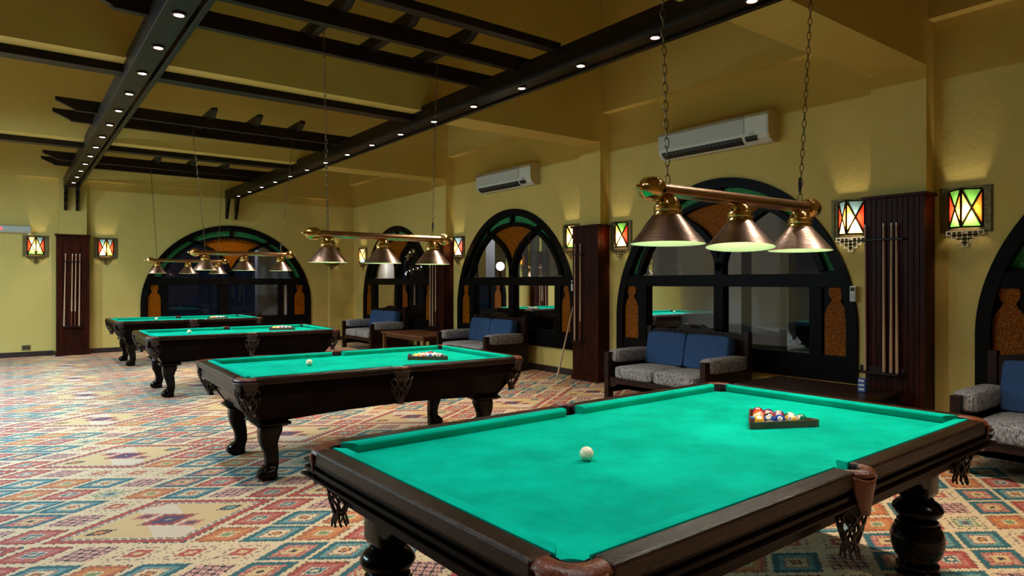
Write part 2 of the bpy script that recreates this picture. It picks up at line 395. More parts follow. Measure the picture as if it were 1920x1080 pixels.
# ------------------------------------------------------------------ windows
def make_window(name, loc, rz, A, zb, z0, H, panes, strip=None):
    root = empty(name, loc, rz); tag(root, kind='structure')
    ZT0, ZT1 = 1.42, 1.57
    f = MB(); n = 40
    def outline(A_, H_, zlow, n=40, t0=-1, t1=1):
        pts = [(-A_, zlow)]
        for k in range(n+1):
            a = -A_*math.cos(PI*k/n); pts.append((a, z0 + H_*(max(0,1-(a/A_)**2))**(1/1.88)))
        pts.append((A_, zlow)); return pts
    f.band(outline(A, H, zb, 48), .12, -.03, .16, side=1)
    top = z0+H
    # inner arch of the fanlight
    def inner(a, Ai=.79*A, zi=1.32, Ht=top-.27-1.32): return zi + Ht*math.sqrt(max(0, 1-(a/Ai)**2))
    pts = []
    for k in range(41):
        t = -1 + 2*k/40; a = .79*A*math.sin(t*PI/2)
        if inner(a) > ZT1-.03: pts.append((a, inner(a)))
    f.band(pts, .07, .0, .12)
    # crossing curves
    V = [(0,1.62),(.03,1.82),(.08,1.99),(.155,2.13),(.25,2.24),(.36,2.35),(.46,2.43),(.53,2.47)]
    def vz(t):
        t = abs(t)
        for (a,b),(c,d) in zip(V, V[1:]):
            if t <= c: return b+(d-b)*(t-a)/(c-a)
        return V[-1][1]
    for s_ in (-1,1):
        f.band([(s_*t*A, z) for t, z in V], .075, .0, .12)
    f.box(-.035,.035,0,.12,top-.28,top-.08)
    f.box(-.06,.06,0,.12,ZT1-.02,1.72)
    # ring divider low, transom, posts, bottom rail
    f.box(-A*.935, A*.935, -.02, .14, ZT0, ZT1)
    f.box(-A+.03, A-.03, -.01, .15, zb, .68)
    f.box(-A, A, -.045, .02, zb-.02, zb+.03)
    x_in = .77*A
    edges = sorted([-x_in, x_in] + [q for p in panes for q in p] + (list(strip) if strip else []))
    for a, b in zip(edges[::2], edges[1::2]): f.box(a, b, 0, .12, .66, ZT0+.01)
    # side panels beside the panes (solid wood, shaped to the arch)
    for s_ in (-1,1):
        a0 = x_in-.005; rows = []
        pl = [(s_*a0, .6), (s_*a0, 1.60)]
        for k in range(8):
            z = 1.60 - k*(1.60-1.0)/7
            hh = min(1, max(0, (z-z0)/H)); aa = A*math.sqrt(max(0, 1-hh**1.88))
            pl.append((s_*(aa-.06), z))
        pl.append((s_*(A-.06), .6))
        f.prism(pl, .03, .10, 'y')
    f.build('frame', M['frame'], root, bevel=.006)
    # glass
    g = MB(); yy = .07
    m_ = 44
    for k in range(m_):
        a, b = -.76*A + 1.52*A*k/m_, -.76*A + 1.52*A*(k+1)/m_
        za, zb_ = min(inner(a), vz(a/A)), min(inner(b), vz(b/A))
        if za > ZT1 and zb_ > ZT1: g.quad((a,yy,ZT1-.01),(b,yy,ZT1-.01),(b,yy,zb_),(a,yy,za))
    for p in panes: g.quad((p[0],yy,.66),(p[1],yy,.66),(p[1],yy,ZT0+.01),(p[0],yy,ZT0+.01))
    g.build('clear_glass', M['glass'], root)
    g = MB(); m_ = 26
    for k in range(m_):
        a, b = -.42*A + .84*A*k/m_, -.42*A + .84*A*(k+1)/m_
        if vz(a/A) < inner(a) and vz(b/A) < inner(b): g.quad((a,yy,vz(a/A)),(b,yy,vz(b/A)),(b,yy,inner(b)),(a,yy,inner(a)))
    # keyhole panels
    for s_ in (-1,1):
        cx = s_*.855*A; w = .125; kp = [(-w,.62),(w,.62),(w,1.12),(w*.8,1.20),(w*.52,1.24),(w*.40,1.28),(w*.62,1.33),(w*.66,1.39),(w*.5,1.45),(0,1.50),
              (-w*.5,1.45),(-w*.66,1.39),(-w*.62,1.33),(-w*.40,1.28),(-w*.52,1.24),(-w*.8,1.20),(-w,1.12)]
        g.prism([(cx+p[0], p[1]) for p in kp], .022, .03, 'y')
    g.build('amber_glass', M['amber_glass'], root)
    g = MB(); m_ = 60; A2, H2 = A-.10, H-.10
    outer = []; inn = []
    for k in range(m_+1):
        t = (-1 + 2*k/m_)*PI/2*.93
        inn.append((.80*A*math.sin(t), 1.32+(top-.26-1.32)*math.cos(t)))
        a = A2*math.sin(t); outer.append((a, z0+H2*(max(0,1-(a/A2)**2))**(1/1.88)))
    for k in range(m_):
        if min(inn[k][1], inn[k+1][1]) < ZT1-.02: continue
        g.quad((inn[k][0],yy,inn[k][1]),(inn[k+1][0],yy,inn[k+1][1]),(outer[k+1][0],yy,outer[k+1][1]),(outer[k][0],yy,outer[k][1]))
    g.build('green_glass', M['green_glass'], root)
    if strip: MB().box(strip[0], strip[1], .06, .08, .66, ZT0).build('frosted_pane', M['white_wall'], root)
    return root
for k, c in enumerate(WC):
    make_window('window_%d' % (k+1), (XW, c, 0), -PI/2, WA, WZB, WZ0, WH, [(-1.19,-.07),(.07,1.19)])
make_window('window_6', (BWC, YB, 0), 0, BWA, .36, 1.0, 1.80, [(-1.33,-.28),(-.06,1.10)], (1.21,1.30))

# ------------------------------------------------------------------ outside
tag(MB().box(XW+.4, 22, YF, 24, -.14, -.04).build('lawn', M['grass']), 'dark green garden lawn outside the arched windows', 'lawn', kind='stuff')
tag(MB().box(XL, XW+.4, YB+.4, 24, -.14, -.04).build('terrace_paving', M['paving']), kind='structure')
def palm(x, y, h, r, label, lit):
    t = empty('palm_tree', (x,y,-.04)); tag(t, label, 'palm tree', 'palm trees in the garden')
    mb = MB(); pr = []
    n = int(h/.12)
    for k in range(n):
        pr += [(r*(1.12), k*.12), (r*.92, k*.12+.10)]
    mb.lathe(pr, 16).build('trunk', M['bark'], t, smooth=True)
    mb = MB(); rnd = random.Random(int(x*10+y))
    for k in range(14):
        a = 2*PI*k/14; L = 1.5+rnd.random()*.4; pts = [(L*q*math.cos(a), L*q*math.sin(a), h+.5*math.sin(q*2.4)-.7*q*q) for q in [0,.2,.4,.6,.8,1]]
        for p, q in zip(pts, pts[1:]):
            s_ = Vector((-math.sin(a), math.cos(a), 0))*.22
            mb.quad(Vector(p), Vector(q), Vector(q)+s_-Vector((0,0,.12)), Vector(p)+s_-Vector((0,0,.12)))
            mb.quad(Vector(p), Vector(q), Vector(q)-s_-Vector((0,0,.12)), Vector(p)-s_-Vector((0,0,.12)))
    mb.build('crown', M['leaf'], t, flip=False)
    if lit:
        mb = MB()
        for k in range(60):
            a = k*.45; mb.sphere((r*1.16*math.cos(a), r*1.16*math.sin(a), .3+k*.045), .012, 6, 4)
        mb.build('string_lights', M['bell'], t)
    return t
palm(11.2, 20.4, 4.2, .28, 'palm trunk wrapped in string lights seen through the farthest right-hand window', True)
palm(10.4, 14.2, 4.0, .30, 'thick bare palm trunk seen through the middle right-hand window', False)
# neighbouring white garden pavilion with pale wall and pillars
p = empty('white_pavilion', (14.6, 14.5, -.04)); tag(p, 'white rendered garden building beyond the lawn outside', 'building')
MB().box(0,.3,-6,6,0,3.6).build('wall', M['white_wall'], p)
for k, yy in enumerate((-5.6,-2.0,1.6,5.2)): MB().box(-1.6,-1.2,yy-.2,yy+.2,0,3.3).build('pillar', M['white_wall'], p)
MB().box(-1.8,.3,-6,6,3.3,3.6).build('canopy', M['white_wall'], p)
for (x, y, a, b, lab) in ((XW+1.05, 11.75, .12, .22, 'white square porch pillar outside, left part of the middle right-hand window'),
                          (XW+1.05, 16.5, .12, .30, 'white square porch pillar outside, left part of the farthest right-hand window'),
                          (XW+1.3, 3.9, .12, .45, 'grey square porch pillar outside behind the nearest full arched window')):
    t = MB().box(x-a,x+a,y-b,y+b,-.05,3.6).build('porch_pillar', M['white_wall'], bevel=.01); tag(t, lab, 'pillar', 'porch pillars outside')
t = MB().box(5.0,5.9,YB+1.0,YB+1.25,-.05,3.4).build('porch_pillar', M['white_wall'], bevel=.01); tag(t, 'pale porch pillar outside behind the right half of the back wall arched window', 'pillar', 'porch pillars outside')
for (x,y,lab) in ((9.3,12.75,'small lit garden lamp post seen through the middle right-hand window'),):
    t = empty('garden_lamp', (x,y,-.04)); tag(t, lab, 'garden lamp')
    MB().lathe([(.05,0),(.03,.05),(.025,1.75),(.05,1.8)], 12).build('post', M['filigree_dark'], t, smooth=True)
    MB().sphere((0,0,1.9), .10, 14, 10).build('globe', M['bell'], t, smooth=True)

# ------------------------------------------------------------------ timber ceiling grid
ZB0, ZB1 = 3.395, 3.59
ords = ['first','second','third','fourth','fifth','sixth','seventh','eighth','ninth','tenth','eleventh','twelfth','thirteenth','fourteenth','fifteenth','sixteenth','seventeenth','eighteenth','nineteenth','twentieth','twenty-first','twenty-second']
def long_beam(xc, label):
    t = empty('ceiling_beam', (xc, 0, 0)); tag(t, label, 'ceiling beam', 'long lit ceiling beams')
    w = .135
    mb = MB(); mb.box(-w,-w+.045,YF,YB-.14,ZB0,ZB1); mb.build('side_plank', M['beam'], t, bevel=.004)
    mb = MB(); mb.box(w-.045,w,YF,YB-.14,ZB0,ZB1); mb.build('side_plank', M['beam'], t, bevel=.004)
    mb = MB(); mb.box(-w+.045,w-.07,YF,YB-.15,ZB0+.02,ZB0+.05); mb.build('light_panel', M['beam'], t)
    for s_ in (-1,1):
        pr = [(YB-.14,ZB0+.02),(YB-.42,ZB0+.02),(YB-.40,ZB0-.06),(YB-.30,ZB0-.12),(YB-.33,ZB0-.17),(YB-.24,ZB0-.24),(YB-.26,ZB0-.30),(YB-.20,ZB0-.40),(YB-.20,ZB0-.46),(YB-.14,ZB0-.46)]
        MB().prism(pr, s_*.10-.027, s_*.10+.027, 'x').build('bracket', M['beam'], t, bevel=.003)
    return t
XBL, XBR = .985, 4.07
long_beam(XBL, 'long black wooden ceiling beam with downlights, the left one of two')
long_beam(XBR, 'long black wooden ceiling beam with downlights, the right one of two')
def cross_beam(y, w, z0, z1, label, x0=XL, x1=XBR-.135):
    mb = MB(); mb.box(x0, x1, y-w/2, y+w/2, z0, z1)
    tag(mb.build('cross_beam', M['beam'], bevel=.004), label, 'ceiling beam', 'thin cross beams')
cross_beam(7.30, .17, 3.462, ZS, 'thin black cross beam fixed under the nearer plaster downstand')
cross_beam(11.69, .17, 3.462, ZS, 'thin black cross beam fixed under the farther plaster downstand')
cross_beam(4.52, .10, ZB1-.04, 3.62, 'thin black cross beam in front of the nearest lamp frame')
def pergola(yc, label, dy=.33):
    t = empty('lamp_frame', (0, yc, 0)); tag(t, label, 'ceiling frame', 'timber frames carrying the lamps')
    for s_ in (-1,1):
        pr = [(.42,3.67),(.42,3.64),(.60,3.56),(.62,3.541),(XBR+.12,3.541),(XBR+.12,3.68),(.42,3.68)]
        MB().prism(pr, s_*dy-.035, s_*dy+.035, 'y').build('long_rail', M['beam'], t, bevel=.003)
    for x in (2.12,2.70,3.28):
        e = dy+.33
        pr = [(-e,3.75),(-e,3.715),(-e+.14,3.64),(e-.14,3.64),(e,3.715),(e,3.75)]
        MB().prism(pr, x-.035, x+.035, 'x').build('rafter', M['beam'], t, bevel=.003)
    return t
LY = [1.95, 5.48, 9.87, 13.85]
pn = ['nearest table', 'second table', 'third table', 'farthest table']
for y, n_ in zip(LY, pn): pergola(y, 'black timber ladder frame carrying the lamp over the ' + n_)

# downlights
dl_mb = MB(); dl_mb.mi = 0; dl_mb.lathe([(.048,.004),(.05,-.008),(.036,-.012),(.034,.004)], 20); dl_mb.mi = 1; dl_mb.lathe([(.034,-.004),(.030,-.009),(.002,-.011)], 20)
dl = dl_mb.build('downlight', [M['bezel'], M['lens']], smooth=True)
dl_mesh = dl.data
bpy.data.objects.remove(dl)
spot = bpy.data.lights.new('downlight_beam', 'SPOT'); spot.energy = 100; spot.spot_size = R(112); spot.spot_blend = .9; spot.shadow_soft_size = .03; spot.color = (1,.90,.76)
spotL = bpy.data.lights.new('downlight_beam_cool', 'SPOT'); spotL.energy = 58; spotL.spot_size = R(100); spotL.spot_blend = .9; spotL.shadow_soft_size = .03; spotL.color = (1,.96,.93)
def downlights(xc, ys, side, data, dx):
    for k, y in enumerate(ys):
        o = bpy.data.objects.new('downlight', dl_mesh); C.objects.link(o); o.location = (xc+dx, y, ZB0+.016)
        tag(o, 'small round lit downlight under the %s ceiling beam, %s from the back wall' % (side, ords[k]), 'downlight', 'downlights in the %s beam' % side)
        l = bpy.data.objects.new('downlight_lamp', data); C.objects.link(l); l.location = (0,0,-.035); l.parent = o
downlights(XBL, [15.32-.8375*k for k in range(21)], 'left', spotL, -.015)
downlights(XBR, [15.47-.856*k for k in range(21)], 'right', spot, -.015)

# ------------------------------------------------------------------ billiard lamps
def chain(p0, p1, parent, link=.052):
    p0, p1 = Vector(p0), Vector(p1); d = p1-p0; L = d.length; d.normalize()
    pitch = link*.78; n = int(L/pitch); pitch = L/n
    a = d.orthogonal().normalized(); b = d.cross(a)
    mb = MB()
    for k in range(n):
        c = p0 + d*(pitch*(k+.5)); side = a if k % 2 else b; pts = []
        h, w = link*.5, link*.17
        for q in range(10):
            t = 2*PI*q/10; pts.append(c + d*(h*math.cos(t)) + side*(w*math.sin(t)*1.15))
        mb.tube(pts, .0022, 4, closed=True)
    return mb.build('chain', M['chain'], parent)
def billiard_lamp(loc, rz, label, cx, tops, tilt=(0,0,0)):
    """cx: half spacing of shades; tops: world x of the chain tops"""
    t = empty('billiard_lamp', loc, rz); tag(t, label, 'hanging lamp', 'brass three shade lamps over the tables')
    Mx = Matrix.Rotation(PI/2, 4, 'Y')
    Z = 1.885
    T = Matrix.Translation((0,0,Z))
    MB().lathe([(.031,-.61),(.031,.61)], 24, T @ Mx).build('bar', M['brass_old'], t, smooth=True)
    for s_ in (-1,1):
        pr = [(.031,.595),(.046,.60),(.054,.625),(.055,.655),(.046,.685),(.026,.708),(.013,.716),(.015,.724),(.011,.738),(.001,.748)]
        Ms = T @ Matrix.Rotation(s_*PI/2, 4, 'Y')
        MB().lathe(pr, 24, Ms).build('finial', M['brass'], t, smooth=True)
    for k in (-1,0,1):
        Tk = Matrix.Translation((k*cx, 0, 0))
        pr = [(.056,1.775),(.160,1.652),(.166,1.645),(.162,1.645),(.156,1.650),(.052,1.771)]
        sh = MB(); sh.mi = 0; sh.lathe([(.052,1.782),(.058,1.776),(.162,1.650),(.166,1.645)], 40, Tk, cap=False)
        sh.mi = 1; sh.lathe([(.1655,1.6448),(.158,1.650),(.050,1.773)], 40, Tk, cap=False)
        s_o = sh.build('lamp_shade', [M['copper'], M['shade_in']], t, smooth=True, flip=False)
        pr = [(.050,1.768),(.060,1.772),(.062,1.785),(.060,1.792),(.062,1.795),(.062,1.815),(.054,1.820),(.050,1.840),(.036,1.858),(.014,1.864),(.012,1.872),(.018,1.876),(.012,1.882)]
        MB().lathe(pr, 24, Tk).build('shade_cap', M['brass'], s_o, smooth=True)
        MB().sphere((k*cx,0,1.725), .026, 14, 10).build('bulb', M['bulb'], s_o, smooth=True)
        ld = bpy.data.lights.new('shade_light', 'SPOT'); ld.energy = 9.5; ld.color = (1,.93,.80); ld.shadow_soft_size = .03; ld.spot_size = R(150); ld.spot_blend = .35
        l = bpy.data.objects.new('shade_light', ld); C.objects.link(l); l.parent = s_o; l.location = (k*cx, 0, 1.69)
        ld = bpy.data.lights.new('shade_glow', 'POINT'); ld.energy = .8; ld.color = (.95,1,.75); ld.shadow_soft_size = .02
        l = bpy.data.objects.new('shade_glow', ld); C.objects.link(l); l.parent = s_o; l.location = (k*cx, 0, 1.665)
        if tilt[k+1]:
            pv = Vector((k*cx,0,1.872)); ax = Vector((0,0,-1)).cross(Vector((-.83,-.56,0)))
            s_o.matrix_local = Matrix.Translation(pv) @ Matrix.Rotation(R(tilt[k+1]),4,ax) @ Matrix.Translation(-pv)
    for k, s_ in enumerate((-1,1)):
        p0 = (s_*cx, 0, Z+.03); p1 = (tops[k]-loc[0], 0, 3.642)
        c = chain(p0, p1, t)
        if s_ == 1: MB().tube([Vector(p0)+Vector((0,0,.05)), Vector(p0)+Vector((.004,.0,.09)), Vector(p0)+Vector((0,0,.13))], [.006,.011,.006], 6).build('cable_knot', M['black_plastic'], t)
    return t
billiard_lamp((2.905,1.95,0), R(-1), 'brass bar lamp with three copper shades over the nearest pool table, largest in view', .54, (2.29,3.62), (1.2,5.5,1.2))
billiard_lamp((2.685,5.48,0), 0, 'brass bar lamp with three copper shades over the second pool table from the front', .515, (2.13,3.25))
billiard_lamp((2.665,9.87,0), 0, 'brass bar lamp with three copper shades over the third pool table from the front', .515, (1.98,3.37))
billiard_lamp((2.71,13.85,0), 0, 'brass bar lamp with three copper shades over the farthest pool table by the back wall', .53, (2.07,3.33))

# ------------------------------------------------------------------ pool tables
ZCL, ZR = .76, .80
def rect_ring(mb, L, W, prof):
    """sweep profile (offset outward, z) around a rectangle L x W (half sizes)"""
    rings = [[(L+o_,-(W+o_),z),(L+o_,W+o_,z),(-(L+o_),W+o_,z),(-(L+o_),-(W+o_),z)] for o_, z in prof]
    return mb.loft(rings, True, False)
def net(mb, P, r0, z0, r1, z1, ang0, ang1, n=7, rows=5, th=.0045):
    """lattice of crossing straps on part of a cone"""
    def pt(u, v):
        a = ang0+(ang1-ang0)*u; r = r0+(r1-r0)*(v**1.5); return Vector((P[0]+r*math.cos(a), P[1]+r*math.sin(a), z0+(z1-z0)*v))
    for k in range(n+1):
        for s_ in (-1,1):
            pts = []
            for q in range(11):
                v = q/10; u = k/n + s_*.5/n*2*math.sin(v*PI*2.0)*.5
                pts.append(pt(min(1,max(0,u)), v))
            mb.tube(pts, th, 5)
def pool_table(loc, rz, L_, W_, label, style):
    t = empty('pool_table', loc, rz); tag(t, label, 'pool table', 'pool tables')
    L, W = L_/2, W_/2
    rw, cw = (.076,.052) if style == 1 else (.080,.05)
    xi, yi = L-rw, W-rw
    CUT = .14 if style == 1 else .125; RA = .078 if style == 1 else .068
    PC = (L-.037-RA, W-.037-RA); rh = .060 if style == 1 else .053
    PS = (0, W-.045)
    # bed
    pts = []
    def arc(c, r, a0, a1, n=8): return [(c[0]+r*math.cos(R(a0+(a1-a0)*k/n)), c[1]+r*math.sin(R(a0+(a1-a0)*k/n))) for k in range(n+1)]
    rS = .056; dS = PS[1]-yi; aS = math.degrees(math.asin(dS/rS)); aC = math.degrees(math.acos((xi-PC[0])/rh))
    pts += arc((-PC[0],-PC[1]), rh, 180-aC, -90+aC, 12)
    pts += arc((0,-PS[1]), rS, 180-aS, aS)
    pts += arc((PC[0],-PC[1]), rh, 270-aC, aC, 12)
    pts += arc((PC[0],PC[1]), rh, 360-aC, 90+aC, 12)
    pts += arc((0,PS[1]), rS, -aS, -180+aS)
    pts += arc((-PC[0],PC[1]), rh, 450-aC, 180+aC, 12)
    MB().prism(pts, ZCL-.03, ZCL).build('cloth_bed', M['baize'], t)
    # cushions
    def cushion(p0, p1, inward, c0, c1):
        """p0->p1 along the wood edge, inward normal, c0/c1 end cut lengths"""
        p0, p1, n_ = Vector(p0), Vector(p1), Vector(inward); d = (p1-p0).normalized()
        q0, q1 = p0 + d*c0 + n_*cw, p1 - d*c1 + n_*cw
        m0, m1 = p0 + d*c0*.72 + n_*cw*.8, p1 - d*c1*.72 + n_*cw*.8
        mb = MB()
        def sec(a, b, m):
            return [(a.x,a.y,ZCL), (a.x,a.y,ZR+.002), (m.x,m.y,ZR+.001), (b.x,b.y,ZR-.006), (b.x,b.y,ZR-.013), (m.x,m.y,ZCL)]
        mb.loft([sec(p0,q0,m0), sec(p1,q1,m1)]); mb.build('cushion', M['baize'], t, bevel=.002)
    g1, g2 = CUT-rw-.004, .046
    for sy in (-1,1):
        cushion((-xi+g1,sy*yi), (-g2,sy*yi), (0,-sy), .055, .018); cushion((g2,sy*yi), (xi-g1,sy*yi), (0,-sy), .018, .055)
    for sx in (-1,1): cushion((sx*xi,-yi+g1), (sx*xi,yi-g1), (-sx,0), .055, .055)
    # wooden rails
    rt = ZR+.001
    def rail(x0,x1,y0,y1): MB().box(x0,x1,y0,y1,ZR-.055,rt).build('rail', M['rail_wood'], t, bevel=.010 if style == 1 else .016)
    for sy in (-1,1):
        y0, y1 = sorted((sy*yi, sy*W))
        rail(-L+CUT,-.052,y0,y1); rail(.052,L-CUT,y0,y1)
    for sx in (-1,1):
        x0, x1 = sorted((sx*xi, sx*L)); rail(x0,x1,-W+CUT,W-CUT)
    # body
    if style == 1:
        mb = MB(); rect_ring(mb, L, W, [(-.10,.745),(-.006,.748),(-.006,.738),(-.022,.733),(-.022,.722),(-.008,.717),(-.008,.703),(-.020,.699),(-.018,.692),(.004,.689),(.004,.681),(-.03,.672),(-.14,.672)])
        mb.build('moulded_side', M['table_wood'], t)
        mb = MB(); rect_ring(mb, L-.11, W-.11, [(0,.68),(0,.618),(-.012,.613),(-.012,.562),(-.03,.555),(-.05,.555)])
        rect_ring(mb, L-.16, W-.16, [(0,.556),(0,.66)])
        mb.build('apron', M['table_wood'], t)
        for sx in (-1,1):
            for sy in (-1,1):
                lg = MB(); cx, cy = sx*(L-.26), sy*(W-.255)
                rg = []
                for z, w in ((.66,.074),(.44,.074),(.422,.072),(.406,.062),(.398,.05)): rg.append([(cx+p_[0],cy+p_[1],z) for p_ in rbox2(w,w,.014)])
                lg.loft(rg)
                pr = [(.060,.405),(.072,.398),(.066,.392),(.088,.382),(.108,.362),(.114,.344),(.106,.325),(.086,.306),(.076,.298),(.084,.292),(.092,.286),(.092,.278),(.088,.272),(.100,.266),(.102,.258),(.112,.242),(.121,.210),(.120,.17),(.104,.12),(.082,.09),(.080,.080),(.096,.072),(.096,.060),(.084,.052),(.100,.038),(.100,.022),(.08,.012),(.066,0)]
                lg.lathe([(r_, z_) for r_, z_ in pr], 32, Matrix.Translation((cx,cy,0)))
                lg.build('leg', M['leg_wood'], t, smooth=True)
                # scroll bracket beside the leg
                for ax in (0,1):
                    s_ = -sx if ax == 0 else -sy
                    pr = [(0,.56),(0,.485),(.05,.480),(.085,.492),(.11,.518),(.16,.525),(.20,.56)]
                    if ax == 0: MB().prism([(cx+s_*(p_[0]+.075),p_[1]) for p_ in pr], cy+sy*.065-.02, cy+sy*.065+.02, 'y').build('leg_bracket', M['table_wood'], t)
                    else: MB().prism([(cy+s_*(p_[0]+.075),p_[1]) for p_ in pr], cx+sx*.065-.02, cx+sx*.065+.02, 'x').build('leg_bracket', M['table_wood'], t)
    else:
        mb = MB(); rect_ring(mb, L-.022, W-.022, [(-.08,.748),(0,.748),(0,.665),(-.06,.665)])
        mb.build('rail_skirt', M['table_wood'], t)
        mb = MB(); n = 24; top = []; bot = []
        xt, yt, xb, yb = L-.075, W-.075, L-.215, W-.20
        def zb(x): q = abs(x)/xb; return .44 + (.032*(1-(q/.90)**2) if q < .90 else 0)
        rings = []
        for s_ in (-1,1):
            for k in range(n):
                q = -1+2*k/(n-1); q *= -s_
                rings.append(((q*xt, s_*yt*1.0, .67), (q*xb, s_*yb, zb(q*xb))))
        tv = mb.vs([r_[0] for r_ in rings]); bv = mb.vs([r_[1] for r_ in rings]); m_ = len(tv)
        for k in range(m_): mb._f([tv[k], tv[(k+1)%m_], bv[(k+1)%m_], bv[k]])
        # underside
        for k in range(n-1): mb._f([bv[k], bv[k+1], bv[m_-2-k], bv[m_-1-k]])
        mb.build('cabinet', M['table_wood'], t)
        for sx in (-1,1):
            for sy in (-1,1):
                a = Vector((sx*xt,sy*yt,.665)); b = Vector((sx*xb,sy*yb,.445)); MB().tube([a,b], .011, 4).build('corner_moulding', M['leg_wood'], t)
        for sx in (-1,1):
            for sy in (-1,1):
                cx, cy = sx*(L-.30), sy*(W-.29)
                MB().loft([[(cx+p_[0],cy+p_[1],z) for p_ in rbox2(w,w,.01)] for z, w in ((.445,.105),(.432,.125),(.420,.122),(.405,.098))]).build('leg_cap', M['leg_wood'], t, smooth=True)
                prof = [(.405,.0,.083),(.36,-.004,.084),(.32,-.012,.074),(.27,-.014,.062),(.20,.006,.052),(.15,.012,.048),(.11,.010,.050),(.085,-.010,.062),(.06,-.026,.072),(.03,-.028,.074),(.012,-.020,.066),(.0,-.014,.054)]
                rg = []
                for z, off, w in prof:
                    wy = w*.86 if z > .1 else w*.80
                    rg.append([(cx+sx*(-off)*1.0+p_[0], cy+p_[1]+sy*(-off)*.3, z) for p_ in rbox2(w,wy,w*.45,4)])
                MB().loft(rg).build('leg', M['leg_wood'], t, smooth=True)
    # pockets
    def pocket(P, a_mid, half, corner):
        rr = RA if corner else .060
        th = .036 if corner else .022
        a0, a1 = R(a_mid-half), R(a_mid+half); n = 16
        pts = []; rad = []
        if corner:
            sx_, sy_ = math.copysign(1,P[0]), math.copysign(1,P[1]); loc_ = [(.038,CUT+.002),(.038,(CUT+.038+RA)/2)]
            loc_ += [(.037+RA-RA*math.cos(R(q*9)), .037+RA-RA*math.sin(R(q*9))) for q in range(11)] + [((CUT+.038+RA)/2,.038),(CUT+.002,.038)]
            for dx_, dy_ in loc_: pts.append((sx_*(L-dx_), sy_*(W-dy_), ZR-.018)); rad.append(th)
            pk = MB().tube(pts, rad, 12, flat=.58, up=(0,0,1)).build('pocket', M['leather'], t, smooth=True)
        else:
            for k in range(n+1):
                a = a0+(a1-a0)*k/n; q = abs(2*k/n-1)
                pts.append((P[0]+rr*math.cos(a), P[1]+rr*math.sin(a), ZR-th*.62)); rad.append(th*(1-.25*q**3))
            pk = MB().tube(pts, rad, 10, flat=.9, up=(0,0,1)).build('pocket', M['leather'], t, smooth=True)
        # dark liner
        li = MB(); li.lathe([(rh*1.02,ZCL-.002),(rh*.98,.66),(.03,.60)], 20, Matrix.Translation((P[0],P[1],0)), cap=False)
        li.build('liner', M['pocket_in'], pk, smooth=True)
        # dark inner face of the pocket mouth
        li = MB()
        if corner:
            ps = []
            for dx_, dy_ in loc_:
                v_ = Vector((.128-dx_, .128-dy_)); v_.normalize(); ps.append((sx_*(L-dx_-v_.x*.0372), sy_*(W-dy_-v_.y*.0372)))
        else: ps = [(P[0]+.0372*math.cos(a0+(a1-a0)*k/12), P[1]+.0372*math.sin(a0+(a1-a0)*k/12)) for k in range(13)]
        lo_ = li.vs([(x_,y_,ZCL-.02) for x_,y_ in ps]); hi_ = li.vs([(x_,y_,ZR-.006) for x_,y_ in ps])
        for k in range(len(ps)-1): li._f([lo_[k],lo_[k+1],hi_[k+1],hi_[k]])
        li.build('inner_lining', M['pocket_in'], pk, solid=.002)
        # leather shield outside
        sh = MB(); rows = 7; cols = 12; rs = rr+th*(.86 if corner else .75); vv = []
        hgt = .115 if style == 1 else .085; wide = (R(46) if corner else R(60)) if style == 1 else R(72 if corner else 62)
        for i_ in range(rows+1):
            v = i_/rows; row = []
            wd = wide*(1-.42*v**1.6) if style == 1 else wide*(1-.18*v)
            for j_ in range(cols+1):
                u = -1+2*j_/cols; a = R(a_mid)+u*wd
                dip = (.018*u*u if style == 1 else .0)
                z = ZR-.030-hgt*v + dip*(1-v) - (0.02*(1-abs(u)) if v > .95 else 0)
                rrr = rs + .010 - .020*v
                if not corner: 
                    row.append((P[0]+rrr*math.sin(u*wd)*1.05, P[1]+math.copysign(1,P[1])*(rrr*math.cos(u*wd)*(.95)), z))
                else: row.append((P[0]+rrr*math.cos(a), P[1]+rrr*math.sin(a), z))
            vv.append(sh.vs(row))
        for a_, b_ in zip(vv, vv[1:]):
            for j_ in range(cols): sh._f([a_[j_],a_[j_+1],b_[j_+1],b_[j_]])
        sh.build('leather_shield', M['leather'] if style == 1 else M['dark_leather'], pk, smooth=True, solid=.006)
        # net of straps with a leather tip
        nt_ = MB()
        if style == 1:
            net(nt_, P, .055, .66, .022, .52, 0, 2*PI, 7, th=.005)
            for k in range(9):
                a = k*.7; nt_.tube([(P[0]+.02*math.cos(a),P[1]+.02*math.sin(a),.525),(P[0]+.03*math.cos(a),P[1]+.03*math.sin(a),.50),(P[0]+.034*math.cos(a+.3),P[1]+.034*math.sin(a+.3),.475)], .005, 5)
        else:
            net(nt_, P, .100, .715, .030, .545, 0, 2*PI, 10, th=.0055)
            nt_.lathe([(.034,.550),(.036,.540),(.026,.520),(.034,.500),(.001,.498)], 12, Matrix.Translation((P[0],P[1],0)))
        nt_.build('pocket_net', M['dark_leather'], pk)
    for sx in (-1,1):
        for sy in (-1,1): pocket((sx*PC[0],sy*PC[1]), math.degrees(math.atan2(sy,sx)), 100, True)
    for sy in (-1,1): pocket((0,sy*PS[1]), 90*sy, 82, False)
    return t
pool_table((2.42,1.94,0), R(1.3), 2.88, 1.61, 'nearest and largest pool table with green cloth and turned round legs', 1)
T2 = pool_table((2.51,5.49,0), R(-1.3), 2.50, 1.50, 'second pool table from the front with curved legs, between lounge area and open carpet', 2)
T3 = copy_tree(T2); T3.location = (2.59,9.90,0); T3.rotation_euler.z = R(-1.0); tag(T3, 'third pool table from the front with curved legs and netted pockets')
T4 = copy_tree(T2); T4.location = (2.66,13.85,0); T4.rotation_euler.z = R(0); tag(T4, 'farthest pool table with curved legs, in front of the back arched window')

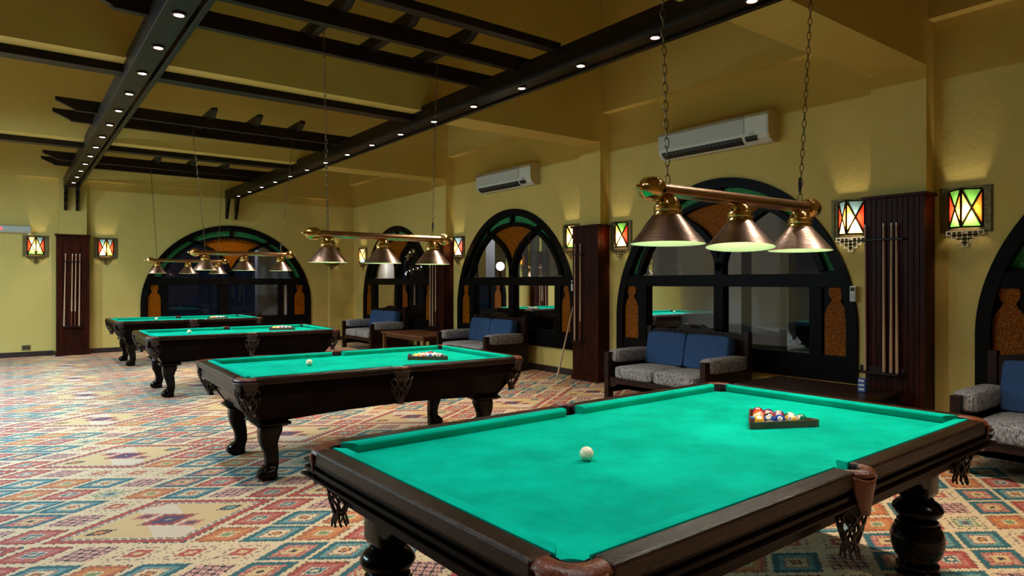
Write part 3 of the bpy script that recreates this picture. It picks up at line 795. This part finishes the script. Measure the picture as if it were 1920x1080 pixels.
# ------------------------------------------------------------------ balls, triangles, chalk
def sphere_mesh(name, mats, r=.0286):
    o = MB().sphere((0,0,0), r, 28, 16).build(name, mats, smooth=True); me = o.data; bpy.data.objects.remove(o); return me
def put(name, me, loc, rot=(0,0,0)):
    o = bpy.data.objects.new(name, me); C.objects.link(o); o.location = loc; o.rotation_euler = rot; return o
cm = sphere_mesh('cue_ball', M['cue_ball'])
tn = ['nearest pool table', 'second pool table', 'third pool table', 'farthest pool table']
for (x,y), n_ in zip([(1.83,1.925),(2.03,5.55),(1.98,10.05),(2.19,14.0)], tn):
    tag(put('cue_ball', cm, (x,y,ZCL+.0286)), 'plain ivory cue ball alone on the green cloth of the ' + n_, 'ball', 'cue balls on the tables')
bmeshes = {k: sphere_mesh(k[0]+'_ball', v) for k, v in BM_.items()}
numtxt = {}
def number_mesh(num):
    if num in numtxt: return numtxt[num]
    cu = bpy.data.curves.new('n', 'FONT'); cu.body = str(num); cu.size = .017; cu.align_x = 'CENTER'; cu.align_y = 'CENTER'; cu.extrude = .0003
    ob = bpy.data.objects.new('n', cu); C.objects.link(ob)
    dg = bpy.context.evaluated_depsgraph_get(); me = bpy.data.meshes.new_from_object(ob.evaluated_get(dg)); bpy.data.objects.remove(ob)
    me.materials.clear(); me.materials.append(M['black_plastic']); numtxt[num] = me; return me
def rack(A_, B_, tname, order, detail):
    A_, B_ = Vector(A_), Vector(B_); mid = (A_+B_)/2; d = (B_-A_).normalized(); n_ = Vector((-d.y, d.x)); side = .37
    A_ = mid - d*side/2; B_ = mid + d*side/2; Cc = mid + n_*side*math.sqrt(3)/2
    cen = (A_+B_+Cc)/3
    # frame
    mb = MB(); ring = []
    def tri(sc_): 
        out = []
        for v in (A_,B_,Cc):
            w = cen + (v-cen)*sc_
            # rounded corners
            for q in (-.3,0,.3):
                dd = (v-cen).normalized(); pp = Vector((-dd.y,dd.x)); out.append(w - dd*abs(q)*.05*sc_ + pp*q*.055*sc_)
        return out
    o_, i_ = tri(1.0), tri(.905); h = .035
    rings = [[(p.x-cen.x,p.y-cen.y,z) for p in pl] for pl, z in ((o_,0),(o_,h),(i_,h),(i_,0),(o_,0))]
    mb.loft(rings, True, False)
    o = mb.build('ball_triangle', M['rackwood'], loc=(cen.x,cen.y,ZCL+.0005), bevel=.002)
    tag(o, 'dark wooden ball triangle lying on the green cloth of the ' + tname, 'ball rack', 'ball triangles')
    r = .0287; k = 0; ch_ = cen + (A_-cen)*.90
    if tname != 'farthest pool table':
        t = MB(); t.mi = 0; t.box(-.011,.011,-.011,.011,0,.016); t.mi = 1; t.box(-.0108,.0108,-.0108,.0108,.016,.021)
        q_ = t.build('chalk_cube', [M['chalk'],M['chalk_top']], loc=(ch_.x,ch_.y,ZCL+h+.001), rot=(0,0,.4)); tag(q_, 'tiny red and blue chalk cube on the triangle corner, '+tname, 'chalk', 'chalk cubes')
    rnd = random.Random(len(tname)*3+1)
    # rows parallel to A-B, five balls in the row nearest the camera
    h0 = cen - n_*(side*math.sqrt(3)/6) + n_*(r+.0155)
    for row in range(5):
        cnt = 5-row
        for q in range(cnt):
            c = h0 + n_*(row*r*1.745) + d*((q-(cnt-1)/2)*2*r*1.004)
            col, st = order[k]; k += 1
            az = rnd.uniform(-2.6,-1.2)
            rot = (rnd.uniform(-.6,.6), rnd.uniform(-1.1,-.2), math.atan2(-c.y,-c.x)+rnd.uniform(-.7,.7))
            b = put(col+'_ball', bmeshes[(col,st)], (c.x,c.y,ZCL+.0287), rot)
            b.name = 'pool_ball'
            kind_ = ('striped ' if st else 'solid ')
            tag(b, '%s%s ball inside the wooden triangle on the %s' % (kind_, col if not st else 'white and '+col, tname), 'ball', 'racked balls on the '+tname)
            if detail:
                num = [n2 for n2,_ in BALLS].index(col)+1 + (8 if st else 0)
                for sg in (1,-1):
                    t_ = put('number_mark', number_mesh(num), (sg*.0283,0,0), (PI/2,0,sg*PI/2)); t_.parent = b
cols = [c for c,_ in BALLS]
o1 = [('yellow',0),('blue',1),('blue',0),('yellow',1),('green',0), ('orange',1),('black',0),('maroon',1),('green',1), ('orange',0),('red',1),('purple',1), ('red',0),('purple',0), ('maroon',0)]
rack((2.85,1.86),(3.18,1.69), tn[0], o1, True)
o2 = [('yellow',0),('orange',1),('blue',1),('green',1),('purple',1), ('yellow',1),('red',1),('blue',0),('maroon',1), ('orange',0),('red',0),('green',0), ('purple',0),('black',0), ('maroon',0)]
rack((2.90,5.42),(3.20,5.20), tn[1], o2, False)
rack((3.06,10.03),(3.41,9.91), tn[2], o2, False)
rack((3.03,13.73),(3.39,13.70), tn[3], o2, False)
# ------------------------------------------------------------------ cue racks on the pillars
def panel_profile(w, d, pitch=.05, g=.006):
    """plan outline of a board clad box: width w along x, depth d towards -y, grooved front and sides"""
    pts = [(w/2,0)]
    n = max(1,int(round(d/pitch)))
    for k in range(n):
        y = -d*k/n; y2 = -d*(k+1)/n
        pts += [(w/2,y2+.008),(w/2-g,y2+.004),(w/2,y2)] if k < n-1 else [(w/2,-d)]
    n = int(round(w/pitch))
    for k in range(n):
        x2 = w/2 - w*(k+1)/n
        pts += [(x2+.008,-d),(x2+.004,-d+g),(x2,-d)] if k < n-1 else [(-w/2,-d)]
    pts.append((-w/2,0)); return pts
def cue_mesh(L, dark):
    mb = MB(); mb.mi = 0
    mb.lathe([(.0145,.30),(.0125,.55),(.0075,L-.03)], 12)
    mb.mi = 1 if dark else 0; mb.lathe([(.0135,0),(.0155,.02),(.0145,.30)], 12)
    mb.mi = 2; mb.lathe([(.0075,L-.03),(.0072,L),(.002,L+.002)], 12)
    o = mb.build('billiard_cue', [M['cue_wood'],M['cue_dark'],M['cue_tip']], smooth=True); me = o.data; bpy.data.objects.remove(o); return me
cueA = cue_mesh(1.46, False); cueB = cue_mesh(1.46, True)
def cue_panel(loc, rz, w, d, H, label, side):
    t = empty('pillar_panelling', loc, rz); tag(t, label, 'wood panelling', 'wooden pillar claddings with cue holders')
    MB().prism(panel_profile(w, d), .0, H).build('boards', M['mahogany'], t)
    MB().box(-w/2-.025,w/2+.025,-d-.03,0,H,H+.03).build('top_moulding', M['mahogany'], t, bevel=.006)
    MB().box(-w/2-.015,w/2+.015,-d-.02,0,0,.09).build('plinth', M['mahogany'], t, bevel=.006)
    return t
def cue_holder(root, x0, x1, d):
    t = root
    MB().box(x0-.03,x1+.03,-d-.05,-d,1.885,1.905).build('upper_bar', M['sofa_wood'], t, bevel=.003)
    pr = [(x0-.04,-d),(x0-.04,-d-.03),(x0,-d-.075),(x1,-d-.075),(x1+.04,-d-.03),(x1+.04,-d)]
    MB().prism(pr, .565, .59).build('lower_tray', M['sofa_wood'], t, bevel=.003)
    MB().box(x0-.03,x1+.03,-d-.01,-d,.59,.64).build('tray_back', M['sofa_wood'], t)
    return t
def cue(loc, rz, x, y, label, me, lean=.0, z=.592, yaw=0):
    o = bpy.data.objects.new('billiard_cue', me); C.objects.link(o)
    Mx = Matrix.Translation(loc) @ Matrix.Rotation(rz,4,'Z') @ Matrix.Translation((x,y,z)) @ Matrix.Rotation(lean,4,'Y')
    o.matrix_world = Mx; tag(o, label, 'cue', 'cues in the racks'); return o
PD = .235
# right wall pillars (local x runs towards -Y world)
def pillar_right(k, y0, y1, lab, cues, hl):
    loc = (XW, (y0+y1)/2, 0); w = y1-y0+.02
    t = cue_panel(loc, -PI/2, w, PD, 2.30, lab, 0)
    xs = [-(yc-(y0+y1)/2) for yc, _ in cues]
    cue_holder(t, min(xs)-.03, max(xs)+.03, PD)
    for (yc, dk), x, ln in zip(cues, xs, [c[2] if len(c) > 2 else 0 for c in cues]): pass
    return loc, xs
P1 = pillar_right(0, 2.64, 3.16, 'dark red boarded pillar cladding with four cues, at the right of the view', [(3.18-.02,0),(2.98,0),(2.915,0),(2.86,0)], 'dark cue holder on the right-hand pillar, holding four cues')
for x, lab in zip(P1[1], ('leftmost pale cue on the right-hand pillar, set apart from the other three','second pale cue from the left on the right-hand pillar','third pale cue from the left on the right-hand pillar','rightmost pale cue on the right-hand pillar')):
    cue(P1[0], -PI/2, x, -PD-.03, lab, cueA, random.uniform(-.006,.006))
P2 = pillar_right(1, 6.99, 7.52, 'red boarded pillar cladding with two cues, between the two nearer arched windows', [(7.45,0),(7.33,0)], 'dark cue holder on the middle pillar, holding two cues')
cue(P2[0], -PI/2, P2[1][0], -PD-.03, 'all-pale left cue of the two on the middle pillar', cueA)
cue(P2[0], -PI/2, P2[1][1], -PD-.03, 'right cue of the two on the middle pillar, with dark band', cueB)
P3 = pillar_right(2, 11.34, 11.88, 'red boarded pillar cladding behind the second lamp, beside the farthest right-hand window', [(11.80,0),(11.70,0),(11.58,0)], 'dark cue holder on the far pillar, holding three cues')
for x, lab, me in zip(P3[1], ('left cue of three on the far pillar below the second lamp','middle cue of three on the far pillar below the second lamp','right cue of three on the far pillar, with dark band'), (cueA,cueA,cueB)):
    cue(P3[0], -PI/2, x, -PD-.03, lab, me)
PBL = (1.01, YB, 0)
pb_ = cue_panel(PBL, 0, .56, .22, 2.42, 'dark red boarded pillar cladding with four cues on the back wall', 0)
cue_holder(pb_, -.16, .14, .22)
for x, lab, ln in zip((-.155,-.03,.03,.10), ('leftmost pale cue on the back wall pillar','second cue from the left on the back wall pillar','third cue from the left on the back wall pillar','rightmost pale cue on the back wall pillar'), (.018,.012,.012,.010)):
    cue(PBL, 0, x, -.25, lab, cueB if abs(x) < .05 else cueA, ln)
# leaning cue
o = bpy.data.objects.new('billiard_cue', cueA); C.objects.link(o)
a = Vector((6.66,7.66,.005)); b = Vector((7.035,7.60,1.42))
o.location = a; o.rotation_euler = (b-a).to_track_quat('Z','Y').to_euler(); tag(o, 'brown cue standing on the carpet and leaning against the arched window frame', 'cue')

# ------------------------------------------------------------------ sconces
def sconce(loc, rz, label, c):
    """c = colours: (left facet: top,bottom,left,right),(right facet: ...)"""
    t = empty('wall_lantern', loc, rz); tag(t, label, 'wall lamp', 'stained glass wall lanterns')
    mb = MB(); mb.box(-.215,.215,-.008,0,-.215,.215); mb.build('back_plate', M['filigree'], t)
    o_ = [(-.205,-.205),(.205,-.205),(.205,.205),(-.205,.205)]; mb = MB(); mb.loft([[(x*f,y_,z*f) for x,z in o_] for f,y_ in ((1,-.008),(1,-.016),(.86,-.016),(.86,-.008))], True, False); mb.build('embossed_border', M['filigree'], t)
    zt, zb = .185, -.165; a, dpt = .135, .12
    E0, E1, E2 = Vector((-a,-.008,0)), Vector((0,-dpt,0)), Vector((a,-.008,0))
    fr = MB()
    for P_ in (E0,E1,E2): fr.tube([P_+Vector((0,0,zb)),P_+Vector((0,0,zt))], .011, 4)
    for z in (zb,zt): fr.tube([E0+Vector((0,0,z)),E1+Vector((0,0,z))], .009, 4); fr.tube([E1+Vector((0,0,z)),E2+Vector((0,0,z))], .009, 4)
    gl = {}
    for (p, q), cc in zip(((E0,E1),(E1,E2)), c):
        zt2, zb2 = Vector((0,0,zt)), Vector((0,0,zb)); mid = (p+q)/2 + Vector((0,0,(zt+zb)/2))
        fr.tube([p+zt2,q+zb2], .0105, 4); fr.tube([p+zb2,q+zt2], .0105, 4)
        for tri_, col in zip(((p+zt2,q+zt2,mid),(p+zb2,q+zb2,mid),(p+zt2,p+zb2,mid),(q+zt2,q+zb2,mid)), cc):
            gl.setdefault(col, []).append(tri_)
    lead = fr.build('lead_frame', M['filigree_dark'], t)
    for col, tris in gl.items():
        mb = MB()
        for tr in tris: mb.quad(*tr)
        mb.build('%s_glass' % col, LG[col], lead)
    # stepped lattice apron
    mb = MB(); cell = .043; z0 = -.215
    rows = [7,5,3,1]
    zc = z0+.02
    for r_i, n_ in enumerate(rows):
        zt_, zb_ = zc - r_i*.036, zc-(r_i+1)*.036
        for k in range(n_+1):
            x = (k-n_/2)*cell; mb.box(x-.0055,x+.0055,-.030,-.022,zb_-.004,zt_)
        mb.box(-n_/2*cell-.0055, n_/2*cell+.0055, -.031,-.021, zt_-.010,zt_)
        mb.box(-n_/2*cell-.0055, n_/2*cell+.0055, -.031,-.021, zb_-.010,zb_)
    mb.box(-.02,.02,-.022,0,-.225,-.20)
    mb.build('lattice_apron', M['brass_old'], t)
    ld = bpy.data.lights.new('lantern_light', 'POINT'); ld.energy = 17; ld.color = (1,.84,.56); ld.shadow_soft_size = .02
    l = bpy.data.objects.new('lantern_light', ld); C.objects.link(l); l.parent = t; l.location = (0,-.055,-.03)
    return t
SZ = 2.155
F1 = ('blue','white','red','yellow'); F2 = ('blue','white','yellow','red')
sconce((XW,2.37,SZ-.005), -PI/2, 'stained glass wall lantern with green corners, just right of the right-hand pillar', (('green','green','red','orange'),('green','green','yellow','orange')))
sconce((XW,3.42,SZ-.01), -PI/2, 'stained glass wall lantern with pale blue tops, just left of the right-hand pillar', (('blue','white','red','orange'),('blue','white','yellow','red')))
sconce((XW,6.74,SZ), -PI/2, 'stained glass wall lantern with green top and red side, just right of the middle pillar', (('green','white','orange','orange'),('green','white','yellow','red')))
sconce((XW,7.80,SZ+.03), -PI/2, 'stained glass wall lantern with white top, just left of the middle pillar', (('white','green','yellow','orange'),('white','green','yellow','orange')))
sconce((XW,11.12,SZ+.02), -PI/2, 'stained glass wall lantern with blue top and red side, right of the far pillar', (('blue','white','yellow','orange'),('blue','white','orange','red')))
sconce((XW,15.58,SZ-.02), -PI/2, 'narrow-looking stained glass wall lantern near the far right corner of the room', (('green','blue','orange','orange'),('white','blue','orange','yellow')))
sconce((6.50,YB-.10,SZ+.0), 0, 'stained glass wall lantern half hidden behind the left shade of the second lamp', (('blue','white','yellow','orange'),F2))
sconce((1.60,YB,2.20), 0, 'stained glass wall lantern on the back wall just right of the cue pillar', (('blue','white','red','yellow'),('blue','yellow','orange','red')))
sconce((.40,YB,2.20), 0, 'stained glass wall lantern on the back wall just left of the cue pillar', (('white','green','red','yellow'),('blue','green','yellow','red')))
sconce((XW,-1.5,SZ), -PI/2, 'stained glass wall lantern beyond the right edge of the view', (F1,F2))

# ------------------------------------------------------------------ air conditioners
def ac_unit(yc, z0, label):
    t = empty('air_conditioner', (XW, yc, z0), -PI/2); tag(t, label, 'air conditioner', 'white wall air conditioners')
    w = .80
    pr = [(0,0),(-.10,.0),(-.17,.045),(-.20,.10),(-.205,.30),(-.19,.345),(-.15,.365),(0,.365)]
    MB().prism(pr, -w, w, 'x').build('casing', M['white_plastic'], t, bevel=.01)
    MB().prism([(-.207,.125),(-.2095,.125),(-.2105,.30),(-.196,.345),(-.193,.343),(-.207,.298)], -w+.02, w-.30, 'x').build('front_grille', M['grille'], t)
    mb = MB(); mb.prism([(-.125,.012),(-.190,.052),(-.203,.085),(-.198,.088),(-.17,.06),(-.12,.02)], -w+.06, w-.34, 'x'); mb.build('air_slot', M['black_plastic'], t)
    mb = MB()
    for k in range(18):
        x = -w+.10+k*.063; mb.box(x,x+.006,-.194,-.186,.050,.070)
    mb.build('slot_vanes', M['grille'], t)
    MB().prism([(-.165,.03),(-.192,.052),(-.206,.085),(-.2015,.085),(-.185,.055)], w-.29, w-.14, 'x').build('control_recess', M['black_plastic'], t)
    MB().box(w-.23,w-.17,-.207,-.203,.10,.13).build('display_badge', M['grille'], t)
    MB().prism([(0,.002),(-.10,.002),(-.168,.047),(-.197,.10),(-.202,.30),(-.188,.343),(-.15,.362),(0,.362)], w, w+.012, 'x').build('side_cover', M['cream_plastic'], t)
    return t
ac_unit(5.08, 3.10, 'white split air conditioner high above the nearest full arched window')
ac_unit(9.42, 3.12, 'white split air conditioner high above the middle right-hand window')
t = empty('wall_heater', (-.30, YB, 2.44)); tag(t, 'grey slim wall-mounted unit with red light at the left edge of the view', 'wall unit')
MB().prism([(0,0),(-.10,.01),(-.13,.05),(-.12,.14),(0,.16)], -.62, .62, 'x').build('casing', M['grille'], t, bevel=.006)
MB().box(.12,.17,-.135,-.125,.06,.10).build('red_indicator', M['red_led'], t)
# remotes, outlet
for (y, z, lab) in ((3.385,1.27,'white remote control in its holder on the frame of the nearest full arched window'),(7.735,1.34,'white remote control on the frame of the middle right-hand window')):
    t = empty('remote_control', (XW-.03,y,z), -PI/2); tag(t, lab, 'remote control', 'white remote controls')
    MB().box(-.03,.03,-.03,0,0,.165).build('body', M['white_plastic'], t, bevel=.005)
    MB().box(-.02,.02,-.032,-.029,.11,.15).build('display', M['black_plastic'], t)
    mb = MB()
    for k in range(3):
        for q in (-1,0,1): mb.box(q*.014-.004,q*.014+.004,-.033,-.029,.03+k*.02,.04+k*.02)
    mb.build('buttons', M['grille'], t)
t = empty('wall_socket', (.245,YB,.13)); tag(t, 'dark metal wall socket low on the back wall, left of the cue pillar', 'socket')
MB().box(-.07,.07,-.012,0,0,.10).build('cover_plate', M['filigree'], t, bevel=.003)
MB().box(-.045,-.01,-.015,-.010,.025,.075).build('socket_insert', M['black_plastic'], t); MB().box(.01,.045,-.015,-.010,.025,.075).build('socket_insert', M['black_plastic'], t)

# ------------------------------------------------------------------ sofas
def cushion_box(x0,x1,y0,y1,z0,z1, puff=.02, n=9):
    """puffed cushion"""
    mb = MB(); cx, cy, cz = (x0+x1)/2,(y0+y1)/2,(z0+z1)/2; hx, hy, hz = (x1-x0)/2,(y1-y0)/2,(z1-z0)/2
    nx, ny, nz = 10, 10, 6
    bm = mb.bm; bmesh.ops.create_cube(bm, size=2); bmesh.ops.subdivide_edges(bm, edges=bm.edges[:], cuts=7, use_grid_fill=True)
    for v in bm.verts:
        p = v.co; e = float(n)
        # superellipsoid rounding
        L = (abs(p.x)**e+abs(p.y)**e+abs(p.z)**e)**(1/e); q = p/L
        q = p.lerp(q, .95)
        v.co = Vector((cx+q.x*(hx+puff*(1-q.y**2)*(1-q.z**2)), cy+q.y*(hy+puff*(1-q.x**2)*(1-q.z**2)*.5), cz+q.z*(hz+puff*(1-q.x**2)*(1-q.y**2))))
    return mb
def sofa(loc, label, rz=-PI/2):
    t = empty('sofa', loc, rz); tag(t, label, 'sofa', 'two seat sofas along the window wall')
    w = .76; yf, yb = -.44, .44
    # posts with carved notches
    for s_ in (-1,1):
        x0, x1 = sorted((s_*w, s_*(w-.07)))
        mb = MB(); mb.box(x0,x1,yf,yf+.09,0,.60)
        for k in range(4):
            z = .30+k*.06; mb.box((x0+x1)/2-.012,(x0+x1)/2+.012,yf-.004,yf,z,z+.025)
        mb.build('front_post', M['sofa_wood'], t, bevel=.005)
        MB().box(x0,x1,yb-.08,yb,0,.90).build('back_post', M['sofa_wood'], t, bevel=.005)
        mb = MB(); mb.box(x0+.01,x1-.01,yf+.09,yb-.08,.14,.47); mb.box(x0,x1,yf+.09,yb-.08,.10,.16); mb.build('side_panel', M['sofa_wood'], t, bevel=.004)
        # rolled arm pad
        ap = cushion_box(min(s_*(w+.015),s_*(w-.145)), max(s_*(w+.015),s_*(w-.145)), yf+.075, yb-.10, .47, .625, .012)
        ap.build('arm_pad', M['tweed'], t, smooth=True)
    pr = [(-w+.07,.17),(-w+.07,.29),(w-.07,.29),(w-.07,.17),(w-.14,.17),(w-.20,.215),(w-.34,.225),(.10,.225),(0,.20),(-.10,.225),(-w+.34,.225),(-w+.20,.215),(-w+.14,.17)]
    MB().prism(pr, yf+.02, yf+.05, 'y').build('front_apron', M['sofa_wood'], t, bevel=.003)
    MB().box(-w+.07,w-.07,yf+.05,yb-.03,.22,.28).build('seat_deck', M['sofa_wood'], t)
    # back with carved crest
    crest = [(-w+.07,.30),(w-.07,.30),(w-.07,.86),(w-.20,.88),(.30,.885),(.24,.91),(.14,.925),(.10,.95),(-.10,.95),(-.14,.925),(-.24,.91),(-.30,.885),(-w+.20,.88),(-w+.07,.86)]
    mb = MB(); mb.prism(crest, yb-.06, yb-.02, 'y')
    for k in range(5):
        a = -.9+k*.45; mb.sphere((.05*math.sin(a)*1.6,yb-.062,.895+.03*math.cos(a)), .016, 10, 6)
    for s_ in (-1,1):
        for k in range(3): mb.sphere((s_*(.22+k*.09),yb-.06,.865), .013, 8, 6)
    mb.build('back_panel', M['sofa_wood'], t)
    for s_ in (-1,1):
        x0, x1 = sorted((s_*.004, s_*(w-.150)))
        cushion_box(x0,x1,yf-.005,yb-.20,.285,.435,.018).build('seat_cushion', M['tweed'], t, smooth=True)
        bc = cushion_box(x0,x1,-.08,.08,-.205,.205,.012,16); o = bc.build('back_cushion', M['blue'], t, smooth=True)
        o.location = (0, yb-.195, .630); o.rotation_euler = (R(-11),0,0)
    return t
sofa((6.40,5.19,0), 'blue and grey two seat sofa under the nearest full arched window')
sofa((6.46,9.42,0), 'blue and grey two seat sofa under the middle right-hand window, behind the second pool table')
sofa((6.46,13.62,0), 'blue and grey two seat sofa under the farthest right-hand window, smallest in view')
sofa((6.22,1.28,0), 'blue and grey sofa cut off by the right edge of the view')
# coffee tables
def coffee_table(x0,x1,y0,y1,h,mat,label):
    cx, cy = (x0+x1)/2,(y0+y1)/2; a, b = (x1-x0)/2,(y1-y0)/2
    t = empty('coffee_table', (cx,cy,0)); tag(t, label, 'coffee table', 'low wooden tables between the sofas')
    mb = MB(); mb.box(-a,a,-b,b,h-.035,h); mb.build('table_top', mat, t, bevel=.006)
    mb = MB(); mb.box(-a+.05,a-.05,-b+.05,b-.05,h-.10,h-.035); mb.build('apron', mat, t)
    for sx in (-1,1):
        for sy in (-1,1): MB().box(*sorted((sx*(a-.03),sx*(a-.09))),*sorted((sy*(b-.03),sy*(b-.09))),0,h-.03).build('leg', mat, t, bevel=.004)
    return t
coffee_table(5.90,6.78,10.45,12.15,.50,M['ctable_wood'], 'brown wooden coffee table between the two far sofas')
coffee_table(5.95,6.78,2.78,4.06,.44,M['sofa_wood'], 'black glossy coffee table behind the nearest pool table, below the right-hand pillar')
t = empty('switch_block', (6.40,2.98,.441)); tag(t, 'small blue block with three rows standing on the black coffee table', 'small block')
MB().box(-.03,.03,-.035,.035,0,.13).build('body', M['blue_off'], t, bevel=.004)
mb = MB()
for k in range(3): mb.box(-.032,-.029,-.025,.025,.02+k*.04,.035+k*.04)
mb.build('row_marks', M['grille'], t)

# ------------------------------------------------------------------ lights
FILL_POWER = 1050
def area(name, loc, rot, sx, sy, e, col):
    ld = bpy.data.lights.new(name, 'AREA'); ld.shape = 'RECTANGLE'; ld.size = sx; ld.size_y = sy; ld.energy = e; ld.color = col
    o = bpy.data.objects.new(name, ld); C.objects.link(o); o.location = loc; o.rotation_euler = rot; return o
# added fill lamps, housings made up, standing in for an unseen cool source
for k, y in enumerate((7.4, 10.0, 12.6)):
    t = empty('added_fill_lamp', (-2.6, y, 3.35)); tag(t, 'added cool fill lamp over the open carpet left of the view, %s from front' % ords[k], 'added fill lamp', 'added fill lamps left of the view')
    MB().box(-.16,.16,-.25,.25,.03,.10).build('housing', M['white_plastic'], t, bevel=.01)
    MB().lathe([(.012,.10),(.012,ZC-3.35)], 8).build('stem', M['white_plastic'], t)
    ld = bpy.data.lights.new('added_fill_spot', 'SPOT'); ld.energy = FILL_POWER; ld.color = (.30,.60,1); ld.spot_size = R(118); ld.spot_blend = .7; ld.shadow_soft_size = .12
    o = bpy.data.objects.new('added_fill_spot', ld); C.objects.link(o); o.parent = t; o.location = (0,0,.02); o.rotation_euler = (0, R(-8), 0)
    o = area('added_fill_panel', (0,0,.015), (0, R(-14), 0), .30, .48, FILL_POWER*.28, (.58,.86,1)); o.parent = t  # extra area light added to brighten the walls
def pt(name, loc, e, col, r=.1):
    ld = bpy.data.lights.new(name, 'POINT'); ld.energy = e; ld.color = col; ld.shadow_soft_size = r
    o = bpy.data.objects.new(name, ld); C.objects.link(o); o.location = loc; return o
pt('porch_light_a', (8.6,10.6,3.0), 40, (.85,.88,1)); pt('porch_light_b', (7.75,15.95,1.95), 14, (1,.97,.92), .05); pt('porch_light_c', (9.2,5.2,3.0), 25, (.9,.92,1))
pt('porch_light_d', (4.6,17.9,2.9), 30, (.75,.8,1)); pt('garden_light', (9.6,13.4,.5), 30, (1,.85,.5))
w = bpy.data.worlds.new('night'); sc.world = w; w.use_nodes = True
w.node_tree.nodes['Background'].inputs[0].default_value = (.02,.03,.06,1); w.node_tree.nodes['Background'].inputs[1].default_value = .15

# ------------------------------------------------------------------ camera
cd = bpy.data.cameras.new('camera'); cam = bpy.data.objects.new('camera', cd); C.objects.link(cam)
cd.sensor_width = 36; cd.lens = 1242/1920*36; cd.shift_y = -10/1920; cd.clip_end = 100; cd.clip_start = .05
cam.location = (0,0,1.47); cam.rotation_euler = (PI/2, 0, -R(37.12)); sc.camera = cam
vs = sc.view_settings; vs.view_transform = 'Standard'; vs.look = 'None'; vs.gamma = 1; vs.exposure = .12; vs.use_curve_mapping = False
sc.cycles.max_bounces = 8; sc.cycles.diffuse_bounces = 5; sc.cycles.glossy_bounces = 4; sc.cycles.transparent_max_bounces = 12
sc.cycles.use_denoising = True; sc.cycles.sample_clamp_indirect = 6; sc.cycles.use_light_tree = True
sc.cycles.caustics_reflective = False; sc.cycles.caustics_refractive = False
